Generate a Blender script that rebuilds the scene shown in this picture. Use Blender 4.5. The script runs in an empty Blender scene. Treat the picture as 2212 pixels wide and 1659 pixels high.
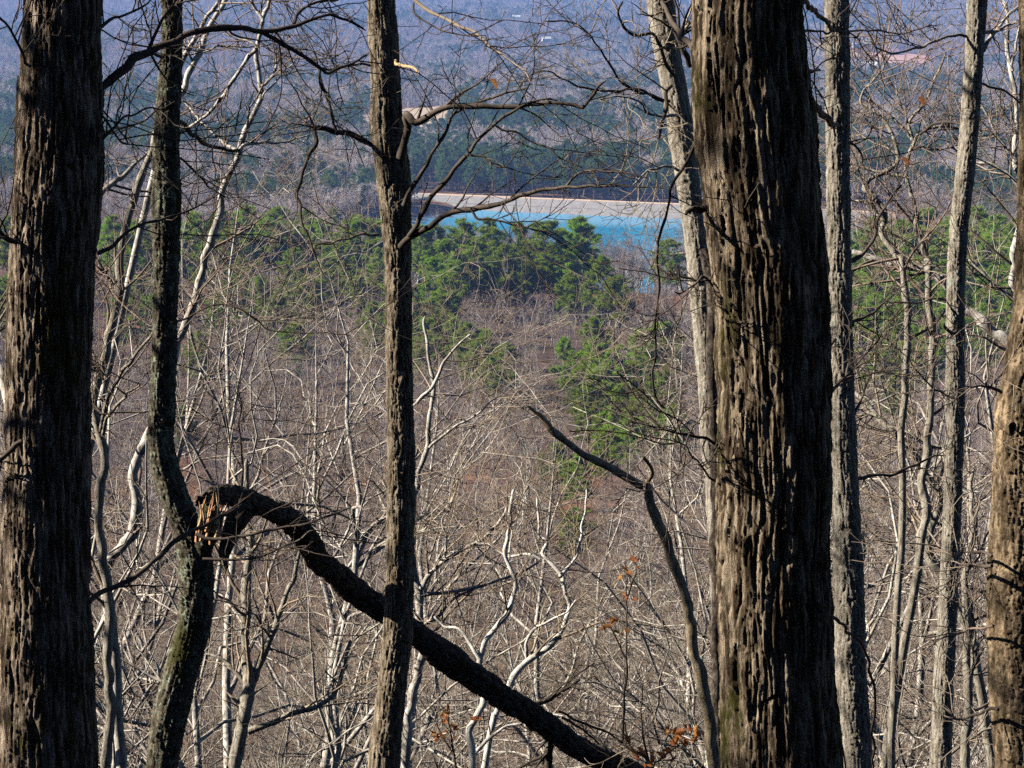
import bpy, math, random
import numpy as np
from mathutils import Vector

# ------------------------------------------------------------------ camera, sky, sun, exposure
sc = bpy.context.scene
COL = sc.collection
PITCH = math.radians(-11.0)
K = 0.4987 / 2212.0                      # tangent per pixel of a 2212 px wide view
cam_d = bpy.data.cameras.new('camera'); cam = bpy.data.objects.new('camera', cam_d); COL.objects.link(cam)
cam_d.sensor_width = 36.0; cam_d.lens = 18.0 / (0.4987 / 2); cam_d.clip_start = 0.05; cam_d.clip_end = 30000
cam.location = (0, 0, 0); cam.rotation_euler = (math.pi / 2 + PITCH, 0, 0)
sc.camera = cam

SUN = np.array([-0.82, -0.03, 0.55]); SUN /= np.linalg.norm(SUN)
world = bpy.data.worlds.new('World'); sc.world = world; world.use_nodes = True
wn = world.node_tree
sky = wn.nodes.new('ShaderNodeTexSky'); sky.sky_type = 'NISHITA'; sky.sun_disc = False
sky.sun_elevation = math.asin(SUN[2]); sky.sun_rotation = math.atan2(SUN[0], SUN[1])
sky.altitude = 250; sky.air_density = 0.5; sky.dust_density = 0.05; sky.ozone_density = 2.0
wn.links.new(sky.outputs[0], wn.nodes['Background'].inputs[0])
wn.nodes['Background'].inputs[1].default_value = 0.05
sun_d = bpy.data.lights.new('sun', 'SUN'); sun_o = bpy.data.objects.new('sun', sun_d); COL.objects.link(sun_o)
sun_d.energy = 5.0; sun_d.angle = math.radians(0.53); sun_d.color = (1.0, 0.93, 0.82)
sun_o.rotation_euler = Vector(SUN).to_track_quat('Z', 'Y').to_euler()
sun_o.location = (-60, -20, 60)
vs = sc.view_settings
vs.view_transform = 'Standard'; vs.look = 'None'; vs.gamma = 1.0; vs.use_curve_mapping = False; vs.exposure = 1.22
cy = sc.cycles
cy.max_bounces = 4; cy.diffuse_bounces = 0; cy.glossy_bounces = 2; cy.transmission_bounces = 1; cy.volume_bounces = 0
cy.transparent_max_bounces = 4; cy.use_denoising = False; cy.sample_clamp_direct = 1.6; cy.sample_clamp_indirect = .6
cy.use_adaptive_sampling = True; cy.adaptive_threshold = 0.012

rng = np.random.default_rng(11)
random.seed(5)

# ------------------------------------------------------------------ helpers: rays, noise, terrain
CT, ST = math.cos(PITCH), math.sin(PITCH)
def ray(dx, dy):
    X = (dx - 1106) * K; Y = (829.5 - dy) * K
    return np.array([X, CT - Y * ST, ST + Y * CT])
def at(dx, dy, Y):
    r = ray(dx, dy); return r * (Y / r[1])
def crop(c, pts):                       # points measured on one of nine enlarged crops -> full view pixels
    ox = {'1': 0.0, '2': 729.0, '3': 1455.8}[c[1]]; oy = {'A': 0.0, 'B': 540.0, 'C': 1091.9}[c[0]]
    return [(ox + .3418 * x, oy + .3418 * y) for x, y in pts]

def _hash(ix, iy, iz):
    h = (ix.astype(np.int64) * 374761393 + iy.astype(np.int64) * 668265263 + iz.astype(np.int64) * 2147483647) & 0xffffffff
    h = ((h ^ (h >> 13)) * 1274126177) & 0xffffffff
    h = (h ^ (h >> 16)); h = (h * 2246822519) & 0xffffffff; h ^= h >> 15
    return (h & 0xffff) / 32767.5 - 1.0
def noise3(p):
    f = np.floor(p); t = p - f; t = t * t * t * (t * (t * 6 - 15) + 10); i = f.astype(np.int64)
    x, y, z = i[..., 0], i[..., 1], i[..., 2]; u, v, w = t[..., 0], t[..., 1], t[..., 2]
    def L(a, b, s): return a + (b - a) * s
    return L(L(L(_hash(x, y, z), _hash(x + 1, y, z), u), L(_hash(x, y + 1, z), _hash(x + 1, y + 1, z), u), v),
             L(L(_hash(x, y, z + 1), _hash(x + 1, y, z + 1), u), L(_hash(x, y + 1, z + 1), _hash(x + 1, y + 1, z + 1), u), v), w)
def sstep(a, b, x):
    t = np.clip((x - a) / (b - a), 0, 1); return t * t * (3 - 2 * t)

PY = np.array([-80, 0, 10, 30, 60, 100, 150, 220, 300, 380, 450, 520, 600, 700, 760, 1080, 1120, 1200, 1400, 1700, 2200, 3000, 4000, 5000, 6000, 7000, 8300], float)
PZ = np.array([45, -1.6, -7.0, -18, -32, -46.2, -56.4, -65.2, -72.8, -76.9, -76.6, -75.9, -85.5, -106, -113, -113, -113, -115, -119, -121, -124, -124, -109, -74, -24, 26, 40], float)
LAKE_Z = -116.0
def terrain(x, y):
    x = np.asarray(x, float); y = np.asarray(y, float)
    z = np.interp(y, PY, PZ)
    spur = sstep(250, 430, y) * (1 - sstep(650, 900, y))
    z = z + spur * (np.clip(5.0 * (x / 105.0) ** 2, 0, 22) - 3.5 * np.exp(-((x - 40) / 24.0) ** 2))
    far = sstep(1150, 1700, y)
    p = np.stack([x / 620.0, y / 620.0, np.zeros_like(x) + 3.3], -1)
    z = z + far * (14 + 16 * sstep(2500, 5000, y)) * noise3(p)
    p = np.stack([x / 60.0, y / 60.0, np.zeros_like(x) + 9.1], -1)
    z = z + sstep(60, 200, y) * 1.6 * noise3(p)
    p = np.stack([x / 5.0, y / 5.0, np.zeros_like(x) + 1.7], -1)
    z = z + 0.18 * noise3(p) * (1 - sstep(300, 500, y))
    # lake basin between the spur and the dam
    inl = 1 - sstep(0.8, 1.12, np.hypot((x - 60) / 135.0, (y - 925) / 195.0))
    dl = 1100 - 0.40 * (x + 45)            # dam line
    inl = inl * (1 - sstep(-4, 12, y - dl))
    z = z + inl * (LAKE_Z - 8 - z)
    # land on both ends of the dam stays above the water
    rim = sstep(0.98, 1.2, np.hypot((x - 60) / 135.0, (y - 925) / 195.0)) * sstep(740, 800, y) * (1 - sstep(1100, 1250, y))
    z = np.where(rim > 0, np.maximum(z, LAKE_Z + 3.5 * rim), z)
    return z
def tz(x, y): return float(terrain(np.array([x]), np.array([y]))[0])
def hit(dx, dy, y0=120, y1=8000, lift=0.0):
    ys = np.linspace(y0, y1, 16000); r = ray(dx, dy)
    xs = r[0] / r[1] * ys; zs = r[2] / r[1] * ys
    w = np.nonzero(zs <= terrain(xs, ys) + lift)[0]
    i = w[0] if len(w) else -1
    return xs[i], ys[i]

# ------------------------------------------------------------------ helpers: mesh and objects
def mesh(name, V, F, mats, mi=None, smooth=True):
    me = bpy.data.meshes.new(name)
    V = np.ascontiguousarray(V, np.float32).reshape(-1, 3)
    quads = isinstance(F, np.ndarray)
    if quads:
        n = F.shape[1]; me.vertices.add(len(V)); me.vertices.foreach_set('co', V.ravel())
        me.loops.add(F.size); me.loops.foreach_set('vertex_index', np.ascontiguousarray(F, np.int32).ravel())
        me.polygons.add(len(F)); me.polygons.foreach_set('loop_start', np.arange(0, F.size, n, dtype=np.int32))
    else:
        me.from_pydata([tuple(v) for v in V], [], F)
    for m in (mats if isinstance(mats, (list, tuple)) else [mats]): me.materials.append(m)
    if mi is not None: me.polygons.foreach_set('material_index', np.ascontiguousarray(mi, np.int32))
    me.update(calc_edges=True)
    if smooth: me.polygons.foreach_set('use_smooth', np.ones(len(me.polygons), bool))
    return me
def link(name, data, parent=None, loc=None):
    o = bpy.data.objects.new(name, data); COL.objects.link(o)
    if parent is not None: o.parent = parent
    if loc is not None: o.location = loc
    return o
def thing(name, label, cat, loc=(0, 0, 0), group=None, rz=0.0, data=None):
    o = link(name, data, None, loc); o.rotation_euler = (0, 0, rz)
    o['label'] = label; o['category'] = cat
    if group: o['group'] = group
    return o
def structure(name, me):
    o = link(name, me); o['kind'] = 'structure'; return o

def nrm(v): return v / np.maximum(np.linalg.norm(v, axis=-1, keepdims=True), 1e-9)
def resample(P, R, n, jit=0.0, seed=0):
    P = np.asarray(P, float); R = np.asarray(R, float)
    m = len(P); t = np.arange(m)
    ext = np.vstack([2 * P[0] - P[1], P, 2 * P[-1] - P[-2]])
    tt = np.linspace(0, m - 1, 400); i = np.minimum(tt.astype(int), m - 2); f = (tt - i)[:, None]
    p0, p1, p2, p3 = ext[i], ext[i + 1], ext[i + 2], ext[i + 3]
    Q = .5 * ((2 * p1) + (-p0 + p2) * f + (2 * p0 - 5 * p1 + 4 * p2 - p3) * f * f + (-p0 + 3 * p1 - 3 * p2 + p3) * f ** 3)
    s = np.r_[0, np.cumsum(np.linalg.norm(np.diff(Q, axis=0), axis=1))]
    u = np.linspace(0, s[-1], n)
    out = np.stack([np.interp(u, s, Q[:, a]) for a in range(3)], -1)
    tr = np.interp(u, s, tt); rad = np.interp(tr, t, R)
    if jit:
        q = np.stack([u / (jit * 14), np.zeros(n) + seed * 7.31, np.zeros(n)], -1)
        off = np.stack([noise3(q), noise3(q + 31.7), noise3(q + 77.1)], -1) * jit
        q2 = q * 3.3 + 5.0; off += np.stack([noise3(q2), noise3(q2 + 31.7), noise3(q2 + 77.1)], -1) * jit * .45
        off *= np.minimum(1, u / (u[-1] * .1 + 1e-6))[:, None]
        out = out + off
    return out, rad, s[-1]
def tubes(P, R, S):
    N, n, _ = P.shape
    T = np.empty_like(P); T[:, 1:-1] = P[:, 2:] - P[:, :-2]; T[:, 0] = P[:, 1] - P[:, 0]; T[:, -1] = P[:, -1] - P[:, -2]; T = nrm(T)
    mean = np.abs(nrm(P[:, -1] - P[:, 0])); ref = np.eye(3)[np.argmin(mean, 1)][:, None, :]
    A = nrm(np.cross(T, np.broadcast_to(ref, T.shape))); B = np.cross(T, A)
    a = np.arange(S) / S * 2 * np.pi
    V = P[:, :, None, :] + R[:, :, None, None] * (np.cos(a)[None, None, :, None] * A[:, :, None, :] + np.sin(a)[None, None, :, None] * B[:, :, None, :])
    i = np.arange(n - 1)[:, None] * S; s = np.arange(S)[None, :]; s1 = (s + 1) % S
    q = np.stack([i + s, i + s1, i + S + s1, i + S + s], -1).reshape(-1, 4)
    F = (np.arange(N)[:, None, None] * n * S + q[None]).reshape(-1, 4)
    return V.reshape(-1, 3), F
def kids(P, R, k, t=(.2, 1), ang=(35, 65), lf=(.3, .6), m=5, up=.06, wig=.18, rf=.6, rmin=.002, labs=None, g=None, side=None):
    g = g or rng
    N, n, _ = P.shape
    u = g.uniform(t[0], t[1], (N, k)) * (n - 1); i = np.minimum(u.astype(int), n - 2); f = (u - i)[..., None]
    I = np.arange(N)[:, None]
    p = (P[I, i] * (1 - f) + P[I, i + 1] * f).reshape(-1, 3); T = nrm(P[I, i + 1] - P[I, i]).reshape(-1, 3)
    r = (R[I, i] * (1 - f[..., 0]) + R[I, i + 1] * f[..., 0]).reshape(-1)
    L = np.linalg.norm(np.diff(P, axis=1), axis=2).sum(1)
    v = g.normal(size=p.shape)
    v -= (v * T).sum(1, keepdims=True) * T; v = nrm(v)
    a = np.radians(g.uniform(ang[0], ang[1], len(p)))[:, None]
    d = nrm(np.cos(a) * T + np.sin(a) * v)
    if labs is None: ln = (L[:, None] * g.uniform(lf[0], lf[1], (N, k)) * (1.15 - .55 * u / (n - 1))).reshape(-1)
    else: ln = g.uniform(labs[0], labs[1], len(p))
    C = np.empty((len(p), m, 3)); C[:, 0] = p
    for j in range(1, m):
        d = d + wig * g.normal(size=d.shape); d[:, 2] += up; d = nrm(d)
        C[:, j] = C[:, j - 1] + d * (ln / (m - 1))[:, None]
    r0 = np.maximum(r * rf, rmin)
    CR = np.maximum(r0[:, None] * (1 - np.linspace(0, 1, m) * .8)[None], rmin * .7)
    return C, CR
class Bag:
    def __init__(s): s.V = []; s.F = []; s.M = []; s.n = 0
    def add(s, V, F, mi=0):
        s.V.append(V); s.F.append(F + s.n); s.M.append(np.full(len(F), mi)); s.n += len(V)
    def tubes(s, PR, S, mi=0): s.add(*tubes(PR[0], PR[1], S), mi)
    def mesh(s, name, mats, off=(0, 0, 0)): return mesh(name, np.concatenate(s.V) - np.asarray(off), np.concatenate(s.F), mats, np.concatenate(s.M))

# ------------------------------------------------------------------ materials
def new_mat(name):
    m = bpy.data.materials.new(name); m.use_nodes = True
    return m, m.node_tree.nodes, m.node_tree.links, m.node_tree.nodes['Principled BSDF']
def setin(b, **kw):
    for k, v in kw.items(): b.inputs[k.replace('_', ' ')].default_value = v
def ramp(nd, stops, interp='LINEAR'):
    r = nd.new('ShaderNodeValToRGB'); e = r.color_ramp.elements; r.color_ramp.interpolation = interp
    while len(e) < len(stops): e.new(.5)
    for x, (p, c) in zip(e, stops): x.position = p; x.color = (*c, 1) if len(c) == 3 else c
    return r
def tex(nd, lk, scale, stretch=(1, 1, 1), detail=4, rough=.6, off=(0, 0, 0)):
    tc = nd.new('ShaderNodeTexCoord'); mp = nd.new('ShaderNodeMapping'); n = nd.new('ShaderNodeTexNoise')
    mp.inputs['Scale'].default_value = stretch; mp.inputs['Location'].default_value = off
    n.inputs['Scale'].default_value = scale; n.inputs['Detail'].default_value = detail; n.inputs['Roughness'].default_value = rough
    lk.new(tc.outputs['Object'], mp.inputs[0]); lk.new(mp.outputs[0], n.inputs[0]); return n
def mixc(nd, lk, fac, a, b):
    m = nd.new('ShaderNodeMix'); m.data_type = 'RGBA'
    lk.new(fac, m.inputs['Factor'])
    for s, v in ((6, a), (7, b)):
        if isinstance(v, tuple): m.inputs[s].default_value = (*v, 1)
        else: lk.new(v, m.inputs[s])
    return m.outputs[2]
def bark(name, dark, mid, light, lichen=(.36, .40, .33), lich=.62, moss=None, scale=14.0, stretch=(1, 1, .18), bump=.5, rough=.95, lscale=9.0):
    m, nd, lk, b = new_mat(name)
    n = tex(nd, lk, scale, stretch, 6, .7); r = ramp(nd, [(.34, dark), (.47, mid), (.62, light)]); lk.new(n.outputs[0], r.inputs[0])
    c = r.outputs[0]
    n2 = tex(nd, lk, lscale, (1, 1, .7), 6, .75, (3, 1, 7)); r2 = ramp(nd, [(lich, (0, 0, 0)), (lich + .05, (1, 1, 1))]); lk.new(n2.outputs[0], r2.inputs[0])
    c = mixc(nd, lk, r2.outputs[0], c, lichen)
    if moss:
        n3 = tex(nd, lk, 3.0, (1, 1, .5), 5, .7, (11, 5, 2)); r3 = ramp(nd, [(.55, (0, 0, 0)), (.64, (1, 1, 1))]); lk.new(n3.outputs[0], r3.inputs[0])
        c = mixc(nd, lk, r3.outputs[0], c, moss)
    lk.new(c, b.inputs['Base Color']); setin(b, Roughness=rough); b.inputs['Specular IOR Level'].default_value = .15
    bp = nd.new('ShaderNodeBump'); bp.inputs['Strength'].default_value = bump; bp.inputs['Distance'].default_value = .02
    n4 = tex(nd, lk, scale * 2.2, (1, 1, .42), 7, .8); lk.new(n4.outputs[0], bp.inputs['Height']); lk.new(bp.outputs[0], b.inputs['Normal'])
    return m
def plain(name, c0, c1, scale=3.0, rough=.9, rand=0.0, spec=.2):
    m, nd, lk, b = new_mat(name)
    n = tex(nd, lk, scale, (1, 1, .6), 4, .65); r = ramp(nd, [(.32, c0), (.68, c1)]); lk.new(n.outputs[0], r.inputs[0]); c = r.outputs[0]
    if rand:
        oi = nd.new('ShaderNodeObjectInfo'); hs = nd.new('ShaderNodeHueSaturation'); mr = nd.new('ShaderNodeMapRange')
        lk.new(oi.outputs['Random'], mr.inputs[0]); mr.inputs[3].default_value = 1 - rand; mr.inputs[4].default_value = 1 + rand
        lk.new(mr.outputs[0], hs.inputs['Value']); lk.new(c, hs.inputs['Color']); c = hs.outputs[0]
        mr2 = nd.new('ShaderNodeMath'); mr2.operation = 'MULTIPLY_ADD'; lk.new(oi.outputs['Random'], mr2.inputs[0]); mr2.inputs[1].default_value = .03; mr2.inputs[2].default_value = .485
        lk.new(mr2.outputs[0], hs.inputs['Hue'])
    lk.new(c, b.inputs['Base Color']); setin(b, Roughness=rough); b.inputs['Specular IOR Level'].default_value = spec
    return m
M_OAK = bark('furrowed_oak_bark', (.014, .009, .005), (.070, .047, .026), (.46, .36, .25), (.44, .50, .45), .645, (.05, .046, .008), 30, (1, 1, .13), 1.0)
M_OAK2 = bark('grey_brown_oak_bark', (.018, .012, .008), (.10, .070, .045), (.52, .41, .31), (.42, .45, .40), .70, (.07, .06, .012), 34, (1, 1, .13), 1.0)
M_MID = bark('ridged_brown_bark', (.045, .031, .02), (.19, .145, .095), (.46, .38, .28), (.44, .45, .38), .73, None, 42, (1, 1, .2), 1.0)
M_LICH = bark('lichen_crusted_bark', (.025, .020, .014), (.085, .07, .048), (.20, .18, .13), (.27, .31, .22), .54, (.06, .055, .015), 26, (1, 1, .8), .8, lscale=22)
M_GREY = bark('grey_fissured_bark', (.11, .09, .065), (.30, .26, .20), (.52, .47, .39), (.45, .49, .41), .60, None, 44, (1, 1, .22), .9, lscale=13)
M_PALE = bark('pale_grey_bark', (.10, .085, .07), (.38, .34, .29), (.64, .60, .54), (.50, .54, .46), .62, None, 16, (1, 1, .5), .5)
M_TAN = bark('tan_blocky_bark', (.035, .023, .013), (.13, .092, .054), (.38, .28, .175), (.42, .42, .36), .72, None, 24, (1, 1, .3), .6)
M_BONE = bark('bone_pale_bark', (.26, .23, .19), (.62, .57, .49), (.80, .76, .68), (.56, .60, .50), .66, None, 18, (1, 1, .4), .5)
M_SAP = bark('olive_sapling_bark', (.10, .075, .045), (.32, .25, .16), (.52, .43, .30), (.46, .50, .42), .64, None, 40, (1, 1, .25), .8)
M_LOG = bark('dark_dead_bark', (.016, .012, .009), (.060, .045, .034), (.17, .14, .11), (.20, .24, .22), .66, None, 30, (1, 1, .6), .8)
M_DARK = plain('dark_twig_bark', (.045, .033, .025), (.12, .095, .075), 9)
M_TWIG = plain('tan_twig_bark', (.16, .115, .08), (.34, .26, .19), 5, rand=.2)
M_RTWIG = plain('reddish_twig_bark', (.14, .10, .08), (.32, .245, .19), 5, rand=.2)
M_PTWIG = plain('pale_branch_bark', (.14, .12, .10), (.56, .50, .43), 3.5, rand=.2)
M_CTRUNK = plain('wood_trunk_bark', (.20, .18, .155), (.58, .54, .49), 1.2, rand=.45)
M_CTWIG = plain('wood_twig_bark', (.155, .10, .088), (.335, .245, .222), 1.0, rand=.42)
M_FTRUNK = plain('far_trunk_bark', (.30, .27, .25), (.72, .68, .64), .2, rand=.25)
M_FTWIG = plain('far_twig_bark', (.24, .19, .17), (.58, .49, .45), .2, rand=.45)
M_SPLIT = plain('splintered_wood', (.30, .11, .035), (.62, .36, .20), 40)
M_DEADW = plain('bare_dead_wood', (.34, .21, .10), (.62, .45, .26), 30)
M_LEAF = plain('dead_oak_leaf', (.26, .085, .025), (.48, .20, .07), 30, rand=.25)
M_NEEDLE = plain('pine_needles', (.145, .255, .007), (.29, .415, .02), .9, rough=.7, rand=.28, spec=.3)
M_FNEEDLE = plain('far_pine_needles', (.060, .130, .024), (.125, .215, .048), .3, rough=.7, rand=.3, spec=.3)
def translucent(m, f=.45):
    nd, lk = m.node_tree.nodes, m.node_tree.links; b = nd['Principled BSDF']; t = nd.new('ShaderNodeBsdfTranslucent'); mx = nd.new('ShaderNodeMixShader'); mx.inputs[0].default_value = f
    lk.new(b.inputs['Base Color'].links[0].from_socket, t.inputs[0]); lk.new(b.outputs[0], mx.inputs[1]); lk.new(t.outputs[0], mx.inputs[2]); lk.new(mx.outputs[0], nd['Material Output'].inputs[0])
translucent(M_NEEDLE); translucent(M_FNEEDLE); translucent(M_LEAF)
M_PTRUNK = plain('pine_trunk_bark', (.08, .055, .04), (.20, .14, .10), 2)

# ------------------------------------------------------------------ ground, lake, dam
def ground_material():
    m, nd, lk, b = new_mat('leaf_litter')
    n = tex(nd, lk, .35, (1, 1, 1), 8, .7); r = ramp(nd, [(.3, (.075, .05, .038)), (.5, (.13, .092, .07)), (.7, (.21, .15, .115))]); lk.new(n.outputs[0], r.inputs[0])
    nb = tex(nd, lk, .012, (1, 1, 1), 3, .6, (1.7, 4.0, 0)); rb = ramp(nd, [(.5, (0, 0, 0)), (.66, (1, 1, 1))]); lk.new(nb.outputs[0], rb.inputs[0])
    ro = ramp(nd, [(.3, (.17, .075, .035)), (.7, (.38, .19, .095))]); lk.new(n.outputs[0], ro.inputs[0]); base = mixc(nd, lk, rb.outputs[0], r.outputs[0], ro.outputs[0])
    n2 = tex(nd, lk, 7.0, (1, 1, 1), 6, .8); r2 = ramp(nd, [(.3, (.5, .5, .5)), (.7, (1.25, 1.2, 1.15))]); lk.new(n2.outputs[0], r2.inputs[0])
    mx = nd.new('ShaderNodeMix'); mx.data_type = 'RGBA'; mx.blend_type = 'MULTIPLY'; mx.inputs[0].default_value = 1
    lk.new(base, mx.inputs[6]); lk.new(r2.outputs[0], mx.inputs[7]); lk.new(mx.outputs[2], b.inputs['Base Color'])
    setin(b, Roughness=1.0); b.inputs['Specular IOR Level'].default_value = .05
    bp = nd.new('ShaderNodeBump'); bp.inputs['Strength'].default_value = .6; bp.inputs['Distance'].default_value = .1
    lk.new(n2.outputs[0], bp.inputs['Height']); lk.new(bp.outputs[0], b.inputs['Normal'])
    return m
def build_ground():
    ys = np.r_[np.linspace(-60, 0, 13)[:-1], np.linspace(0, 60, 61)[:-1], np.geomspace(60, 700, 150)[:-1], np.linspace(700, 1250, 160)[:-1], np.geomspace(1250, 8200, 190)]
    u = np.linspace(-1, 1, 171); u = np.sign(u) * np.abs(u) ** 1.3
    Y = np.repeat(ys[:, None], len(u), 1); X = u[None] * (80 + .62 * np.abs(ys))[:, None]
    Z = terrain(X, Y)
    n, m = Y.shape; i = np.arange(n - 1)[:, None] * m + np.arange(m - 1)[None]
    F = np.stack([i, i + 1, i + m + 1, i + m], -1).reshape(-1, 4)
    structure('ground', mesh('ground', np.stack([X, Y, Z], -1), F, ground_material()))
build_ground()
DA = np.array([-62.0, 1107.0]); DB = np.array([190.0, 1006.0])
def build_lake():
    m, nd, lk, b = new_mat('lake_water')
    setin(b, Roughness=.12); b.inputs['Base Color'].default_value = (.008, .29, .54, 1); b.inputs['IOR'].default_value = 1.333
    n = tex(nd, lk, .35, (.35, 1, 1), 4, .6); bp = nd.new('ShaderNodeBump'); bp.inputs['Strength'].default_value = .12; bp.inputs['Distance'].default_value = .3
    nw = tex(nd, lk, .03, (.3, 1, 1), 4, .6); rw = ramp(nd, [(.35, (.04, .04, .04)), (.65, (.22, .22, .22))]); lk.new(nw.outputs[0], rw.inputs[0]); lk.new(rw.outputs[0], b.inputs['Roughness'])
    lk.new(n.outputs[0], bp.inputs['Height']); lk.new(bp.outputs[0], b.inputs['Normal'])
    P = [(-130, 700), (260, 700), (260, DB[1] - 30), (DB[0], DB[1] + 4), (DA[0], DA[1] + 4), (-130, 1120)]
    structure('lake', mesh('lake', [(x, y, LAKE_Z) for x, y in P], [list(range(len(P)))], m, smooth=False))
build_lake()
def build_dam():
    d = DB - DA; L = np.linalg.norm(d); ux = np.array([*(d / L), 0]); un = np.array([-ux[1], ux[0], 0])
    if un[1] > 0: un = -un              # towards the water and the camera
    def Q(s, n, z): return np.array([DA[0], DA[1], 0]) + ux * s + un * n + np.array([0, 0, z])
    crest = LAKE_Z + 6.0
    root = thing('dam', 'long low earth dam faced with grey concrete slabs across the blue lake', 'dam', Q(L / 2, 0, LAKE_Z))
    mb, nd, lk, b = new_mat('dam_core_concrete'); b.inputs['Base Color'].default_value = (.60, .45, .36, 1); setin(b, Roughness=.95)
    mc = plain('tan_crest_gravel', (.50, .36, .26), (.68, .52, .40), .5)
    off = np.array(root.location)
    prof = [(24, LAKE_Z - 11), (17.2, LAKE_Z - 1.45), (9.25, LAKE_Z + 2.40), (2.6, crest - .32), (-2.6, crest - .32), (-20, LAKE_Z - 11)]
    V = [Q(s, n, z) - off for s in (0, L) for n, z in prof]
    link('core', mesh('core', V, [(i, i + 1, i + 7, i + 6) for i in range(5)] + [(5, 4, 3, 2, 1, 0), (6, 7, 8, 9, 10, 11)], mb, smooth=False), root)
    ms, nd, lk, b = new_mat('dam_slab_concrete')
    n = tex(nd, lk, .35, (1, 1, .6), 6, .7); r = ramp(nd, [(.3, (.17, .165, .165)), (.7, (.27, .26, .25))]); lk.new(n.outputs[0], r.inputs[0])
    n2 = tex(nd, lk, .9, (1.5, 1.5, .12), 5, .8, (4, 9, 1)); r2 = ramp(nd, [(.62, (0, 0, 0)), (.74, (1, 1, 1))]); lk.new(n2.outputs[0], r2.inputs[0])
    lk.new(mixc(nd, lk, r2.outputs[0], r.outputs[0], (.46, .34, .27)), b.inputs['Base Color']); setin(b, Roughness=.9)
    slope = [(2.55, crest - .28), (9.0, LAKE_Z + 2.6), (9.5, LAKE_Z + 2.4), (16.8, LAKE_Z - 1.2)]
    step = 11.0; k = int(L / step)
    for i in range(k):
        for a, bq in ((0, 1), (2, 3)):
            g = .30; s0, s1 = i * step + g + rng.uniform(0, .12), (i + 1) * step - g
            (n0, z0), (n1, z1) = slope[a], slope[bq]
            j = rng.uniform(0, .08)
            top = [Q(s0, n0, z0 + .16 + j), Q(s1, n0, z0 + .16 + j), Q(s1, n1, z1 + .16 + j), Q(s0, n1, z1 + .16 + j)]
            bot = [p - np.array([0, 0, .45]) for p in top]
            link('slab', mesh('slab', [p - off for p in top + bot], [(0, 1, 2, 3), (0, 4, 5, 1), (1, 5, 6, 2), (2, 6, 7, 3), (3, 7, 4, 0)], ms, smooth=False), root)
    top = [Q(s, n, z) - off for z in (crest - .3, crest + .12) for s, n in ((0, 2.5), (L, 2.5), (L, -2.5), (0, -2.5))]
    link('crest_road', mesh('crest_road', top, [(4, 5, 6, 7), (0, 1, 5, 4), (2, 3, 7, 6), (1, 2, 6, 5), (3, 0, 4, 7)], mc, smooth=False), root)
build_dam()

# ------------------------------------------------------------------ clearings and houses far across the valley
CLEAR = []                              # x, y, radius kept free of trees
def clearing(dx, dy, rx, ry, c0, c1, name='meadow'):
    x0, y0 = hit(dx, dy, 1150); n = 14
    a = np.linspace(0, 2 * np.pi, 29)[:-1]; V = [(x0, y0, tz(x0, y0) + .6)]; F = []
    for q in (.5, 1.0):
        for t in a:
            w = q * (1 + .18 * math.sin(3 * t + dx) + .1 * math.sin(7 * t))
            X, Y = x0 + rx * w * math.cos(t), y0 + ry * w * math.sin(t); V.append((X, Y, tz(X, Y) + .6))
    for i in range(28):
        j = (i + 1) % 28; F.append((0, 1 + i, 1 + j)); F.append((1 + i, 29 + i, 29 + j, 1 + j))
    structure(name, mesh(name, V, F, plain('dry_grass', c0, c1, .05)))
    CLEAR.append((x0, y0, rx * 1.02, ry * 1.02)); CLEAR.append((x0, y0 - ry, rx * .9, max(60, ry * .9)))
TANC = ((.34, .25, .16), (.52, .41, .28)); REDC = ((.36, .20, .15), (.55, .34, .26))
clearing(903, 256, 44, 190, *TANC)
clearing(1948, 128, 50, 80, *REDC)
clearing(1800, 112, 34, 110, *TANC)
clearing(1905, 152, 40, 110, *TANC)
clearing(1470, 325, 14, 40, *TANC)
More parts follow.
